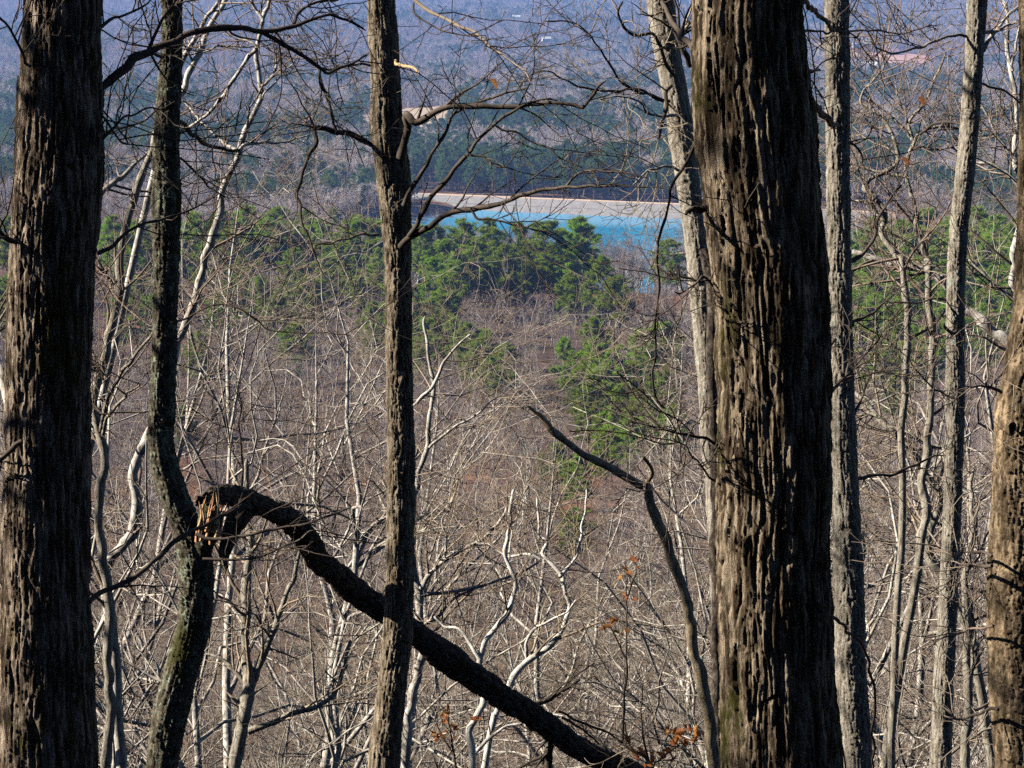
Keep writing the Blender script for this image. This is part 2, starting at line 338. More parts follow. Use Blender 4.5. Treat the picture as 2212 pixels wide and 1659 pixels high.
def house(dx, dy, w, d, h, rh, rz, wall, roof, label, name='house'):
    x, y = hit(dx, dy, 1150)
    root = thing(name, label, 'house' if name == 'house' else 'barn', (x, y, tz(x, y) + .1), rz=rz, group='white buildings across the valley' if False else None)
    mw = plain('painted_siding', tuple(c * .92 for c in wall), wall, .4); mr = plain('roofing', tuple(c * .9 for c in roof), roof, .4)
    mg, nd, lk, b = new_mat('window_glass'); b.inputs['Base Color'].default_value = (.03, .04, .06, 1); setin(b, Roughness=.1)
    W, D = w / 2, d / 2
    V = [(-W, -D, -2), (W, -D, -2), (W, D, -2), (-W, D, -2), (-W, -D, h), (W, -D, h), (W, D, h), (-W, D, h), (-W, 0, h + rh - .05), (W, 0, h + rh - .05)]
    link('wall', mesh('wall', V, [(0, 1, 5, 4), (1, 2, 6, 9, 5), (2, 3, 7, 6), (3, 0, 4, 8, 7)], mw, smooth=False), root)
    o = .5; dz = rh / D * o
    V = [(-W - o, -D - o, h - dz), (W + o, -D - o, h - dz), (W + o, 0, h + rh), (-W - o, 0, h + rh), (W + o, D + o, h - dz), (-W - o, D + o, h - dz)]
    V += [(a, b_, c + .22) for a, b_, c in V]
    link('roof', mesh('roof', V, [(6, 7, 8, 9), (9, 8, 10, 11), (0, 3, 2, 1), (3, 5, 4, 2), (0, 1, 7, 6), (4, 5, 11, 10), (1, 2, 8, 7), (2, 4, 10, 8), (0, 6, 9, 3), (3, 9, 11, 5)], mr, smooth=False), root)
    def pane(nm, x0, x1, z0, z1, m):
        link(nm, mesh(nm, [(x0, -D - .06, z0), (x1, -D - .06, z0), (x1, -D - .06, z1), (x0, -D - .06, z1), (x0, -D + .05, z0), (x1, -D + .05, z0), (x1, -D + .05, z1), (x0, -D + .05, z1)],
             [(0, 1, 2, 3), (0, 4, 5, 1), (1, 5, 6, 2), (2, 6, 7, 3), (3, 7, 4, 0)], m, smooth=False), root)
    for q in (-.62, .3, .68): pane('window', q * W - .7, q * W + .7, 1.2, 2.5, mg)
    pane('door', -.2 * W - .5, -.2 * W + .5, 0, 2.2, mr)
    CLEAR.append((x, y - 130, w * .62 + 3, 145))
WH = (.80, .80, .78)
house(1180, 90, 17, 12, 5.5, 4, .25, WH, (.62, .62, .62), 'small white house alone on the bare far hillside at the top centre')
house(1876, 148, 25, 12, 5, 5, -.05, (.72, .70, .66), (.85, .85, .86), 'long white roofed barn in the far valley beside the second slim trunk', 'barn')
house(1860, 102, 30, 13, 6.0, 5.0, .2, (.55, .58, .62), (.50, .55, .62), 'blue grey roofed house above the long white barn')
house(1793, 99, 18, 11, 5, 4, -.2, (.70, .66, .60), (.72, .70, .68), 'pale house in the gap between the thick trunk and the slim trunk')
house(1973, 153, 10, 8, 4.0, 3.0, .1, WH, (.7, .7, .72), 'tiny white house to the right of the long white barn')
house(1116, 42, 17, 11, 5, 4, -.1, WH, (.66, .66, .68), 'faint white house highest on the far hill near the top edge')
house(1925, 118, 24, 12, 5, 4.5, .3, (.5, .22, .2), (.46, .25, .22), 'dull red roofed shed beside the pinkish field', 'barn')
house(946, 388, 4, 3, 2.2, 1.0, .2, (.7, .7, .68), (.75, .75, .75), 'tiny white shed among the pines beyond the left end of the dam')

# ------------------------------------------------------------------ tree prototypes
def bare_proto(seed, H, r0, lv, lean=.05, clear=.38, mats=None, minr=.006, trunk_S=8, wig=.16, n_stem=1, rf0=.55):
    g = np.random.default_rng(seed); bag_t, bag_c = Bag(), Bag()
    n = 12; z = np.linspace(0, 1, n)
    stems = []
    for s in range(n_stem):
        d = g.normal(size=2) * lean * (1 + 1.5 * (n_stem > 1)); bend = g.normal(size=2) * .03
        w = np.cumsum(g.normal(size=(n, 2)) * .012, 0); w -= w[0]
        P = np.stack([(d[0] * z + bend[0] * np.sin(z * 5) + w[:, 0]) * H, (d[1] * z + bend[1] * np.sin(z * 4.2) + w[:, 1]) * H, z * H * (1 if s == 0 else g.uniform(.75, .95))], -1)
        P -= P[0]; R = r0 * (1 if s == 0 else .8) * (1 - z) ** .75 + minr; R[0] *= 1.25
        P[0, 2] = -.6; stems.append((P, R))
    P = np.stack([s[0] for s in stems]); R = np.stack([s[1] for s in stems])
    bag_t.tubes((P, R), trunk_S)
    lvl = (P, R)
    for i, (k, ang, lf, m, S, up) in enumerate(lv):
        lvl = kids(lvl[0], lvl[1], k, t=(clear, .99) if i == 0 else (.15, 1.0), ang=ang, lf=lf, m=m, up=up, wig=wig if i < 2 else wig * 1.3, rf=rf0 if i == 0 else .66, rmin=minr, g=g)
        bag_c.tubes(lvl, S, 0 if i < 2 else 1)
    return bag_t, bag_c
LV_A = [(12, (30, 68), (.24, .52), 9, 5, .06), (6, (30, 62), (.3, .62), 6, 4, .05), (4, (30, 60), (.3, .65), 5, 3, .04), (3, (28, 60), (.35, .75), 4, 3, .03)]
LV_C = [(11, (28, 60), (.2, .42), 6, 3, .07), (6, (28, 58), (.3, .6), 4, 3, .06), (6, (25, 55), (.35, .65), 3, 3, .04), (2, (25, 55), (.4, .7), 3, 3, .03)]
LV_F = [(10, (28, 58), (.2, .40), 4, 3, .07), (6, (25, 55), (.35, .65), 3, 3, .05), (5, (25, 55), (.4, .75), 2, 3, .04)]
def pine_proto(seed, H, crown0, width, n_br, blades, bl, bw, mats):
    g = np.random.default_rng(seed); bt, bc = Bag(), Bag()
    n = 9; z = np.linspace(0, 1, n); d = g.normal(size=2) * .02
    P = np.stack([(d[0] * z + .008 * np.sin(6 * z + seed)) * H, (d[1] * z + .008 * np.cos(5 * z)) * H, z * H], -1); P[0, 2] = -.6
    R = .19 * (H / 18) * (1 - z) ** .8 + .02; bt.tubes((P[None], R[None]), 7)
    t = np.sort(crown0 + (1 - crown0) * g.uniform(0, 1, n_br) ** .85); h = (t - crown0) / (1 - crown0)
    prof = np.clip(np.sin(np.clip(h * .86 + .14, 0, 1) * np.pi) ** .7 + .15 * (1 - h), .12, 1) * g.uniform(.55, 1.15, n_br)
    L = width * prof; az = g.uniform(0, 2 * np.pi, n_br) ; el = np.radians(-8 + 50 * h + g.normal(size=n_br) * 9)
    p0 = np.stack([np.interp(t, z, P[:, 0]), np.interp(t, z, P[:, 1]), t * H], -1)
    dr = np.stack([np.cos(az) * np.cos(el), np.sin(az) * np.cos(el), np.sin(el)], -1)
    m = 5; u = np.linspace(0, 1, m)
    B = p0[:, None] + dr[:, None] * (L[:, None] * u)[..., None]; B[..., 2] += (.12 * L[:, None] * u ** 2)
    BR = np.repeat((.012 + .012 * L)[:, None], m, 1) * (1 - .8 * u)
    bt.tubes((B, BR), 3)
    sub = kids(B, BR, 6, t=(.3, 1.0), ang=(25, 60), lf=(.18, .42), m=3, up=.1, wig=.12, rmin=.01, g=g)
    tips = np.concatenate([sub[0][:, -1], sub[0][:, 1], B[:, -1], P[-1:]]); tips = tips[tips[:, 2] < H + 1]
    N = len(tips); Q = np.repeat(tips, blades, 0) + g.normal(size=(N * blades, 3)) * bl * .22
    dv = g.normal(size=Q.shape); dv[:, 2] += .55; dv = nrm(dv)
    sd = nrm(np.cross(dv, g.normal(size=Q.shape))) * bw * g.uniform(.6, 1.3, (len(Q), 1)); ln = bl * g.uniform(.6, 1.2, (len(Q), 1))
    V = np.stack([Q - sd, Q + sd, Q + dv * ln + sd * .5, Q + dv * ln - sd * .5], 1).reshape(-1, 3)
    bc.add(V, np.arange(len(Q) * 4).reshape(-1, 4))
    return bt, bc
def one_mesh(name, bt, bc, mats_t, mats_c):
    b = Bag()
    for V, F, M in zip(bt.V, bt.F, bt.M): pass
    Vt, Ft, Mt = np.concatenate(bt.V), np.concatenate(bt.F), np.concatenate(bt.M); Vc, Fc, Mc = np.concatenate(bc.V), np.concatenate(bc.F), np.concatenate(bc.M)
    return mesh(name, np.concatenate([Vt, Vc]), np.concatenate([Ft, Fc + len(Vt)]), list(mats_t) + list(mats_c), np.concatenate([Mt, Mc + len(mats_t)]))
def proto_collection(name, meshes):
    c = bpy.data.collections.new(name)
    for i, me in enumerate(meshes): c.objects.link(bpy.data.objects.new('%s_%02d' % (name, i), me))
    return c
def scatter(name, label, cat, pts, scl, coll, nvar, g, tilt=.04):
    me = bpy.data.meshes.new(name); me.vertices.add(len(pts)); me.vertices.foreach_set('co', np.ascontiguousarray(pts, np.float32).ravel())
    a = me.attributes.new('rot', 'FLOAT_VECTOR', 'POINT'); a.data.foreach_set('vector', np.stack([g.normal(size=len(pts)) * tilt, g.normal(size=len(pts)) * tilt, g.uniform(0, 6.283, len(pts))], -1).astype(np.float32).ravel())
    a = me.attributes.new('scl', 'FLOAT_VECTOR', 'POINT'); w = scl * g.uniform(.85, 1.2, len(pts)); a.data.foreach_set('vector', np.stack([w, w, scl], -1).astype(np.float32).ravel())
    a = me.attributes.new('idx', 'INT', 'POINT'); a.data.foreach_set('value', g.integers(0, nvar, len(pts)).astype(np.int32))
    o = link(name, me); o['kind'] = 'stuff'; o['label'] = label; o['category'] = cat
    ng = bpy.data.node_groups.new(name + '_scatter', 'GeometryNodeTree')
    ng.interface.new_socket('Geometry', in_out='INPUT', socket_type='NodeSocketGeometry'); ng.interface.new_socket('Geometry', in_out='OUTPUT', socket_type='NodeSocketGeometry')
    N, Lk = ng.nodes, ng.links
    gi, go = N.new('NodeGroupInput'), N.new('NodeGroupOutput'); ip = N.new('GeometryNodeInstanceOnPoints'); ci = N.new('GeometryNodeCollectionInfo')
    ci.inputs['Collection'].default_value = coll; ci.inputs['Separate Children'].default_value = True; ci.inputs['Reset Children'].default_value = True
    def attr(nm, ty):
        q = N.new('GeometryNodeInputNamedAttribute'); q.data_type = ty; q.inputs['Name'].default_value = nm; return q.outputs[0]
    Lk.new(gi.outputs[0], ip.inputs['Points']); Lk.new(ci.outputs[0], ip.inputs['Instance']); ip.inputs['Pick Instance'].default_value = True
    Lk.new(attr('idx', 'INT'), ip.inputs['Instance Index']); Lk.new(attr('rot', 'FLOAT_VECTOR'), ip.inputs['Rotation']); Lk.new(attr('scl', 'FLOAT_VECTOR'), ip.inputs['Scale'])
    Lk.new(ip.outputs[0], go.inputs[0])
    md = o.modifiers.new('scatter', 'NODES'); md.node_group = ng
    return o
wood_meshes = [one_mesh('wood_tree', *bare_proto(100 + i, [17, 15, 18.5, 14, 16, 19][i], .165, LV_C, .05, [.42, .35, .5, .3, .45, .5][i], minr=.0135), [M_CTRUNK], [M_CTRUNK, M_CTWIG]) for i in range(6)]
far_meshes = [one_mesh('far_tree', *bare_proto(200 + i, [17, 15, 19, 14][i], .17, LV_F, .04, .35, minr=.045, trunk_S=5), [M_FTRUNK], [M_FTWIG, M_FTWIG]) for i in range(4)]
pine_bags = [pine_proto(300 + i, [20, 17, 22, 15, 19][i], [.36, .26, .46, .16, .40][i], [3.6, 3.2, 3.9, 3.0, 3.4][i], [82, 74, 80, 76, 78][i], 26, .48, .040, None) for i in range(5)]
far_pine_meshes = [one_mesh('far_pine', *pine_proto(320 + i, [21, 18, 23][i], [.38, .3, .45][i], [3.7, 3.4, 4.2][i], 44, 8, .6, .075, None), [M_PTRUNK], [M_FNEEDLE]) for i in range(3)]
C_WOOD = proto_collection('wood_kind', wood_meshes); C_FAR = proto_collection('far_kind', far_meshes); C_FPINE = proto_collection('far_pine_kind', far_pine_meshes)

def free(x, y):
    ok = (terrain(x, y) > LAKE_Z + .8) | (y > 1130)
    dl = DA[1] + (x - DA[0]) * (DB[1] - DA[1]) / (DB[0] - DA[0])
    ok &= ~((np.abs(y - dl) < 26) & (x > DA[0] - 6) & (x < DB[0]))
    for cx, cy_, rx, ry in CLEAR: ok &= ((x - cx) / rx) ** 2 + ((y - cy_) / ry) ** 2 > 1
    return ok
def field(g, y0, y1, dens, half=lambda y: .275 * y + 14):
    A = 2 * half((y0 + y1) / 2) * (y1 - y0); n = int(A * dens * 1.35)
    y = g.uniform(y0, y1, n); x = g.uniform(-1, 1, n) * half(y1); k = np.abs(x) < half(y); x, y = x[k], y[k]
    k = free(x, y); return x[k], y[k]
def cluster(x, y, s, seed): return noise3(np.stack([x / s, y / s, np.zeros_like(x) + seed], -1))

# ---- far wood across the lake
g = np.random.default_rng(21)
bx, by, px, py = [], [], [], []
for y0, y1, dens in ((1085, 1300, .032), (1300, 1700, .022), (1700, 2400, .013), (2400, 3400, .0085), (3400, 4800, .0065), (4800, 6300, .0045)):
    x, y = field(g, y0, y1, dens)
    c = cluster(x, y, 95, 4.4) + .8 * cluster(x, y, 38, 8.8)
    near_lake = 1 - sstep(1500, 2600, y)
    p = c > .52 - .50 * near_lake + .05 * sstep(2000, 3000, y)
    p |= (g.uniform(0, 1, len(x)) < .055)
    p |= (np.hypot((x + 5) / 52, (y - 1150) / 42) < 1) & (g.uniform(0, 1, len(x)) < .95)      # dark pine grove behind the left end of the dam
    bx.append(x[~p]); by.append(y[~p]); px.append(x[p]); py.append(y[p])
bx, by, px, py = map(np.concatenate, (bx, by, px, py))
print('far bare', len(bx), 'far pine', len(px))
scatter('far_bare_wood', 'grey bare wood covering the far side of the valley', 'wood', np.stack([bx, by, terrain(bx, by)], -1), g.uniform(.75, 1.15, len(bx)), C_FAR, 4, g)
scatter('far_pine_wood', 'dark blue green pines massed beyond the lake', 'wood', np.stack([px, py, terrain(px, py)], -1), g.uniform(.65, 1.1, len(px)), C_FPINE, 3, g, .02)
# shores left and right of the lake, seen between the near pines
x, y = field(g, 700, 1085, .03); k = np.abs(x - 60) > 90; x, y = x[k], y[k]; p = cluster(x, y, 60, 2.2) > .05
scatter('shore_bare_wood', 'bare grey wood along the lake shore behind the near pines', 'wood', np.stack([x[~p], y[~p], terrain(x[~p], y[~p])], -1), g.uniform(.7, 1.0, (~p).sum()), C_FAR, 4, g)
scatter('shore_pine_wood', 'pines along the lake shore behind the near pines', 'wood', np.stack([x[p], y[p], terrain(x[p], y[p])], -1), g.uniform(.6, .95, p.sum()), C_FPINE, 3, g, .02)
PINES = [(1000, 478, 20), (1058, 476, 21), (1120, 484, 20), (1188, 482, 22), (1243, 474, 22), (962, 520, 18), (930, 560, 17), (1150, 524, 17), (1032, 520, 17), (1090, 530, 17), (1215, 520, 18), (1262, 520, 18),
         (1300, 556, 19), (1335, 600, 17), (1130, 580, 12), (1232, 590, 14), (1292, 690, 15), (1278, 735, 16), (1325, 760, 16), (1300, 800, 13), (1385, 715, 16), (1420, 745, 15), (1348, 830, 12), (1440, 800, 12),
         (1050, 716, 13), (1025, 740, 12), (1090, 745, 11), (1225, 733, 13), (955, 640, 15), (925, 690, 14), (890, 650, 15), (985, 690, 13), (800, 655, 14), (775, 600, 15), (1205, 960, 9), (1250, 985, 9), (1240, 1100, 8), (1310, 930, 10),
         (1440, 520, 17), (1395, 900, 10), (1272, 830, 12), (1322, 880, 11), (1405, 830, 13), (1365, 785, 14), (1452, 880, 11), (1360, 905, 10), (1290, 765, 14), (1430, 700, 16), (1255, 800, 12), (1010, 700, 14), (1070, 770, 11), (870, 620, 16), (965, 600, 15),
         (240, 470, 18), (300, 480, 19), (350, 470, 19), (420, 462, 20), (480, 458, 20), (540, 447, 21), (600, 452, 20), (660, 458, 20), (720, 452, 20), (770, 470, 20), (450, 520, 17), (520, 560, 17), (570, 600, 16),
         (630, 540, 17), (700, 560, 17), (745, 530, 17), (300, 600, 15), (260, 640, 15), (430, 720, 13), (400, 880, 9), (640, 700, 12), (330, 640, 15), (20, 470, 18), (10, 600, 16),
         (275, 505, 18), (385, 500, 18), (455, 475, 19), (510, 480, 19), (570, 475, 19), (625, 485, 18), (690, 480, 19), (750, 500, 18), (800, 480, 19), (840, 470, 20), (660, 600, 15), (480, 620, 15), (820, 540, 17), (860, 590, 16), (600, 640, 14), (905, 490, 19), (940, 485, 19), (1225, 545, 16), (1175, 550, 15), (1025, 560, 14), (985, 565, 14), (1065, 565, 13),
         (1875, 520, 18), (1925, 530, 18), (1975, 510, 19), (2030, 520, 18), (2085, 510, 19), (2135, 520, 18), (2185, 530, 18), (1950, 640, 15), (2060, 650, 15), (2120, 630, 15), (2180, 650, 15),
         (1858, 500, 20), (1900, 470, 20), (1950, 480, 20), (2000, 455, 21), (2060, 470, 20), (2110, 450, 20), (2160, 470, 20), (2200, 480, 20), (1880, 560, 17), (1930, 600, 17), (1985, 560, 18), (2040, 590, 16), (2095, 560, 17),
         (2150, 580, 16), (2200, 590, 16), (1870, 660, 15), (1925, 690, 14), (1890, 760, 12), (1955, 740, 13), (2010, 700, 14), (2140, 690, 14), (1900, 640, 15), (1930, 820, 10)]
# pixels of the crowns of the pines; trees of the bare wood that would stand before them are left out
def proj(x, y, z):
    d = y * CT + z * ST; u = -y * ST + z * CT
    return 1106 + x / d / K, 829.5 - u / d / K
def hides_pine(x, y, z, h):
    tx, ty = proj(x, y, z + h); cw = h * .2 / y / K; out = np.zeros(len(x), bool)
    for dx, dy, ph in PINES:
        py = PINE_Y[(dx, dy)]; pw = ph * .2 / py / K; lo = dy + ph * .62 / py / K
        out |= (y < py + 3) & (np.abs(tx - dx) < pw + cw * .6) & (ty < lo)
    return out
PINE_Y = {(dx, dy): hit(dx, dy, 150, 900, h)[1] for dx, dy, h in PINES}
print('pine dist', sorted(int(v) for v in PINE_Y.values()))
# ---- the bare wood on the spur and in the hollow
X, Y = [], []
for y0, y1, dens in ((150, 300, .045), (300, 450, .042), (450, 700, .034)):
    x, y = field(g, y0, y1, dens, lambda y: .28 * y + 14); X.append(x); Y.append(y)
X, Y = np.concatenate(X), np.concatenate(Y)
print('wood', len(X))
S_ = g.uniform(.45, .85, len(X)) * (1 + .25 * (g.uniform(0, 1, len(X)) > .9)); S_ = np.where((Y > 440) & (X > 15) & (X < 75), S_ * 1.0, S_); Z_ = terrain(X, Y)
kx, ky = proj(X, Y, Z_); gap = cluster(X, Y, 24, 6.6) + .5 * cluster(X, Y, 9, 1.1) < -.48
for _ in range(6):
    hp = hides_pine(X, Y, Z_, S_ * 17); S_ = np.where(hp, S_ * .84, S_)
keep = ~gap & ~(hides_pine(X, Y, Z_, S_ * 17) & (g.uniform(0, 1, len(X)) < .7)) & ~((np.abs(kx - 1235) < 55) & (ky > 780) & (ky < 960) & (g.uniform(0, 1, len(X)) < .75))
X, Y, S_, Z_ = X[keep], Y[keep], S_[keep], Z_[keep]; print('kept', len(X))
scatter('hollow_bare_wood', 'brown grey mass of bare young trees filling the hollow below', 'wood', np.stack([X, Y, Z_], -1), S_, C_WOOD, 6, g)

# ---- pines that can be told apart
pine_parts = []
for i, (bt, bc) in enumerate(pine_bags):
    pine_parts.append((bt.mesh('pine_trunk', [M_PTRUNK]), bc.mesh('pine_crown', [M_NEEDLE]), [20, 17, 22, 15, 19][i]))
def pine(x, y, h, i, label, group, g):
    mt, mc, H = pine_parts[i]; s = h / H
    o = thing('pine_tree', label, 'pine tree', (x, y, tz(x, y)), group, g.uniform(0, 6.28)); w = s * g.uniform(1.1, 1.5); o.scale = (w, w, s)
    link('trunk', mt, o); link('crown', mc, o)
pg = np.random.default_rng(9)
ORD = ['leftmost', 'second', 'third', 'fourth', 'fifth', 'sixth', 'seventh', 'eighth', 'ninth', 'tenth', 'eleventh', 'twelfth', 'thirteenth', 'fourteenth', 'fifteenth', 'sixteenth', 'seventeenth', 'eighteenth', 'nineteenth', 'twentieth'] + ['%dth' % i if i % 10 > 3 or i % 10 == 0 else '%d%s' % (i, ['st', 'nd', 'rd'][i % 10 - 1]) for i in range(21, 60)]
def ordinal(i, n): return 'rightmost' if i == n - 1 and n > 1 else ORD[i] + ('' if i == 0 else ' from left')
def pzone(dx, dy):
    if (dx, dy) == (1440, 520): return 'lone thin crowned pine against the blue water beside the leaning pale trunk', 0
    if (dx, dy) == (1130, 580): return 'small narrow yellow green pine in the brown wood below the lakeside pines', 0
    if dx < 860: return ('upper pine row left of the middle trunk' if dy < 490 else 'lower pines left of the middle trunk'), 1
    if dx > 1800: return ('pines of the upper row right of the slim trunk' if dy < 520 else 'pines of the middle row right of the slim trunk' if dy < 620 else 'lowest pines right of the slim trunk'), 1
    if dy < 500: return 'bright green pines standing tallest before the lake', 1
    if dy < 535: return 'green pines half hidden under the tallest lakeside pines', 1
    if dy < 640: return 'pines in brown wood under the lakeside row', 1
    if dy < 770: return ('pines low in the brown wood beside the middle trunk' if dx < 1150 else 'pine clump right of the reddish clearing'), 1
    return 'small pines lowest in the hollow near the broken sapling', 1
zones = {}
for p in PINES: zones.setdefault(pzone(p[0], p[1]), []).append(p)
for (ph, many), ps in zones.items():
    ps.sort()
    for j, (dx, dy, h) in enumerate(ps):
        x, y = hit(dx, dy, 150, 900, h)
        pine(x, y, h, int(pg.choice([1, 3, 4] if dy > 600 else [0, 1, 2, 3, 4])), ((ordinal(j, len(ps)) + ' of the ' + ph) if many else ph), ph if many else None, pg)
# ---- bare trees on the slope below, each one a tree of its own
A_parts = []
for i in range(8):
    H = [15, 17, 13, 18, 14, 16, 12, 19][i]
    bt, bc = bare_proto(400 + i, H, [.12, .14, .10, .15, .105, .13, .085, .16][i], LV_A, .10, [.3, .35, .25, .4, .3, .35, .2, .4][i], minr=.0045, wig=.30, n_stem=[1, 1, 2, 1, 2, 1, 3, 1][i], rf0=.66)
    A_parts.append((bt.mesh('slope_trunk', [M_PALE]), bc.mesh('slope_crown', [M_PTWIG, M_TWIG if i % 3 else M_RTWIG]), H))
print('A tris', [len(a[1].polygons) * 2 for a in A_parts])
ag = np.random.default_rng(77)
def slope_tree(x, y, h, i, label, group):
    mt, mc, H = A_parts[i]; s = h / H
    o = thing('bare_tree', label, 'tree', (x, y, tz(x, y)), group, ag.uniform(0, 6.28)); o.scale = (s, s, s)
    link('trunk', mt, o); c = link('crown', mc, o)
ZX = [(-400, 25, 'at the left edge'), (25, 330, 'between left trunk and lichen tree'), (330, 800, 'between lichen tree and middle trunk'), (800, 1180, 'just right of the middle trunk'),
      (1180, 1500, 'left of the thickest trunk'), (1500, 1800, 'behind the thickest trunk'), (1800, 2040, 'between the two slim trunks'), (2040, 2600, 'right of the slim curved trunk')]
def top_limit(dx): return float(np.interp(dx, [-200, 100, 420, 700, 860, 1000, 1400, 1500, 1800, 1900, 2212], [300, 320, 420, 520, 660, 800, 800, 650, 560, 540, 420]))
def band(y0, y1, n, hmin, hmax, minsp, drop, label=None, group=None, lead='pale bare slope tree '):
    got = []; tries = 0
    while len(got) < n and tries < 8000:
        tries += 1
        y = ag.uniform(y0, y1); x = ag.uniform(-1, 1) * (.26 * y + 2.0); h = ag.uniform(hmin, hmax); z = tz(x, y)
        if any((x - a[0]) ** 2 + (y - a[1]) ** 2 < minsp ** 2 for a in got): continue
        lim = top_limit(proj(x, y, z)[0]) + drop * ag.uniform(.4, 1.3)
        while h > 4 and proj(x, y, z + h)[1] < lim: h *= .94
        if h < 4.5: continue
        got.append((x, y, h, proj(x, y, z + h * .8)[0]))
    got.sort(key=lambda a: a[3])
    if label:
        for x, y, h, dx in got: slope_tree(x, y, h, int(ag.integers(0, 8)), label, group)
        return
    for lo, hi, ph in ZX:
        zs = [a for a in got if lo <= a[3] < hi]
        for j, (x, y, h, dx) in enumerate(zs):
            slope_tree(x, y, h, int(ag.integers(0, 8)), lead + ph + ((', ' + ordinal(j, len(zs)) + ' there') if len(zs) > 1 else ''), group or 'bare trees just down the slope')
band(21, 44, 26, 8, 16, 2.0, 60)
band(44, 80, 60, 8, 14, 2.4, 130, None, 'bare trees in the tangle', 'thin bare tree farther downhill ')
band(80, 155, 170, 7, 13, 3.0, 190, 'small bare grey tree at the foot of the slope behind the tangle', 'bare trees at the foot of the slope')

# ------------------------------------------------------------------ foreground trees
def fore_trunk(tree, edges, Y, mat, cell=(.04, .35), depth=.014, nseg=160, step=.006, top=3.0, bottom=True, lean=(0, 0), seed=1, lump=.05, fine=.0025, name='trunk', flare=.25):
    """edges: (dy, x_left, x_right) in view pixels, top to bottom; Y world distance (float or pair top/bottom)."""
    Y0, Y1 = Y if isinstance(Y, tuple) else (Y, Y)
    ds = np.array([e[0] for e in edges], float)
    P, R = [], []
    for dy, xl, xr in edges:
        yy = Y0 + (Y1 - Y0) * (dy - ds[0]) / (ds[-1] - ds[0]); c = (xl + xr) / 2
        p = at(c, dy, yy); dep = p[1] / ray(c, dy)[1]
        P.append(p); R.append((xr - xl) / 2 * K * dep)
    P, R = np.array(P), np.array(R)
    Pv, Rv, L = resample(P, R, 400)
    # upward continuation
    up = []; d = nrm(Pv[0] - Pv[25]); d = nrm(d * np.array([.6, .6, 1]) + np.array([lean[0], lean[1], .15]))
    nup = 14
    for i in range(nup, 0, -1): up.append(Pv[0] + d * top * i / nup + np.array([math.sin(i * .7 + seed), math.cos(i * .9 + seed), 0]) * .02 * i)
    upr = [max(Rv[0] * (1 - .8 * i / nup), .02) for i in range(nup, 0, -1)]
    dn, dnr = [], []
    if bottom:
        d = nrm(Pv[-1] - Pv[-40]); d = nrm(d * np.array([.5, .5, 1])); base = Pv[-1].copy(); k = 0
        while base[2] > tz(base[0], base[1]) - .25 and k < 120:
            base = base + d * .12; k += 1; dn.append(base.copy()); dnr.append(Rv[-1])
        m = len(dnr); dnr = [r * (1 + flare * (j / max(m - 1, 1)) ** 3) for j, r in enumerate(dnr)]
    n = int(L / step); Pd, Rd, _ = resample(Pv[::8], Rv[::8], n)
    C = np.vstack([np.array(up).reshape(-1, 3), Pd, np.array(dn).reshape(-1, 3)]); RR = np.r_[upr, Rd, dnr]
    T = np.gradient(C, axis=0); T = nrm(T); A = nrm(np.cross(T, np.array([0, 1.0, 0]))); B = np.cross(T, A)
    s = np.r_[0, np.cumsum(np.linalg.norm(np.diff(C, axis=0), axis=1))]
    th = np.linspace(0, 2 * np.pi, nseg + 1)[:-1]
    cs, sn = np.cos(th)[None], np.sin(th)[None]; r = RR[:, None]; S = np.repeat(s[:, None], nseg, 1)
    q = np.stack([cs * r / cell[0], sn * r / cell[0], S / cell[1]], -1) + seed * 13.7
    wq = np.stack([cs * r / .12, sn * r / .12, S / .16], -1) + seed * 5.1
    w = np.stack([noise3(wq), noise3(wq + 41), 0 * S], -1) * .55
    n1 = np.abs(noise3(q + w)); n2 = np.abs(noise3(q * np.array([2.1, 2.1, 1.7]) + w * 1.6 + 17.3)); n5 = np.abs(noise3(q * np.array([1.3, 1.3, 6.0]) + 57.1)); n3 = noise3(q * np.array([5, 5, 13.0]) + 3.1); n4 = noise3(q * np.array([9., 9., 34.0]) + 9.1)
    tq = (noise3(q * np.array([1.6, 1.6, 2.6]) + w * 2.0 + 83.0) + .5 * noise3(q * np.array([3.7, 3.7, 7.0]) + 19.0)) * 2.6; tf = tq - np.floor(tq); terr = (np.floor(tq) + sstep(.42, .58, tf)) * .13
    n6 = np.abs(noise3(np.stack([cs * r / (cell[0] * .42), sn * r / (cell[0] * .42), S / (cell[1] * .5)], -1) + w * .8 + seed * 2.9))
    hgt = depth * (terr * .6 + .62 * sstep(.0, .20, n1) + .18 * sstep(0, .18, n2) + .26 * sstep(0, .30, n6) - .08 * (1 - sstep(0, .10, n5)) - .80 + .25 * n1) + fine * n3 + fine * .8 * n4 + fine * 1.3 * noise3(np.stack([cs * r / .0075, sn * r / .0075, S / .09], -1) + seed)
    lq = np.stack([cs * .8 + 0 * S, sn * .8 + 0 * S, S / .45], -1) + seed * 3.3
    rad = r * (1 + lump * noise3(lq) + .5 * lump * noise3(lq * 2.7)) + hgt
    V = C[:, None, :] + rad[..., None] * (cs[..., None] * A[:, None, :] + sn[..., None] * B[:, None, :])
    m = len(C); i = np.arange(m - 1)[:, None] * nseg; a = np.arange(nseg)[None]; a1 = (a + 1) % nseg
    F = np.stack([i + a, i + a1, i + nseg + a1, i + nseg + a], -1).reshape(-1, 4)[:, ::-1]
    tree['o'].location = C[-1]; tree['base'] = C[-1].copy()
    o = link(name, mesh(name, V - tree['base'], np.ascontiguousarray(F), mat), tree['o'])
    up = np.vstack([np.array(up), Pd[:1]])[::-1]; upr = np.r_[upr, Rd[:1]][::-1]
    tree['up'] = resample(up, upr, 16)[:2]
    return o
def tree(name, label, cat='tree', group=None): return dict(o=thing(name, label, cat, group=group), limbs=[], base=np.zeros(3))
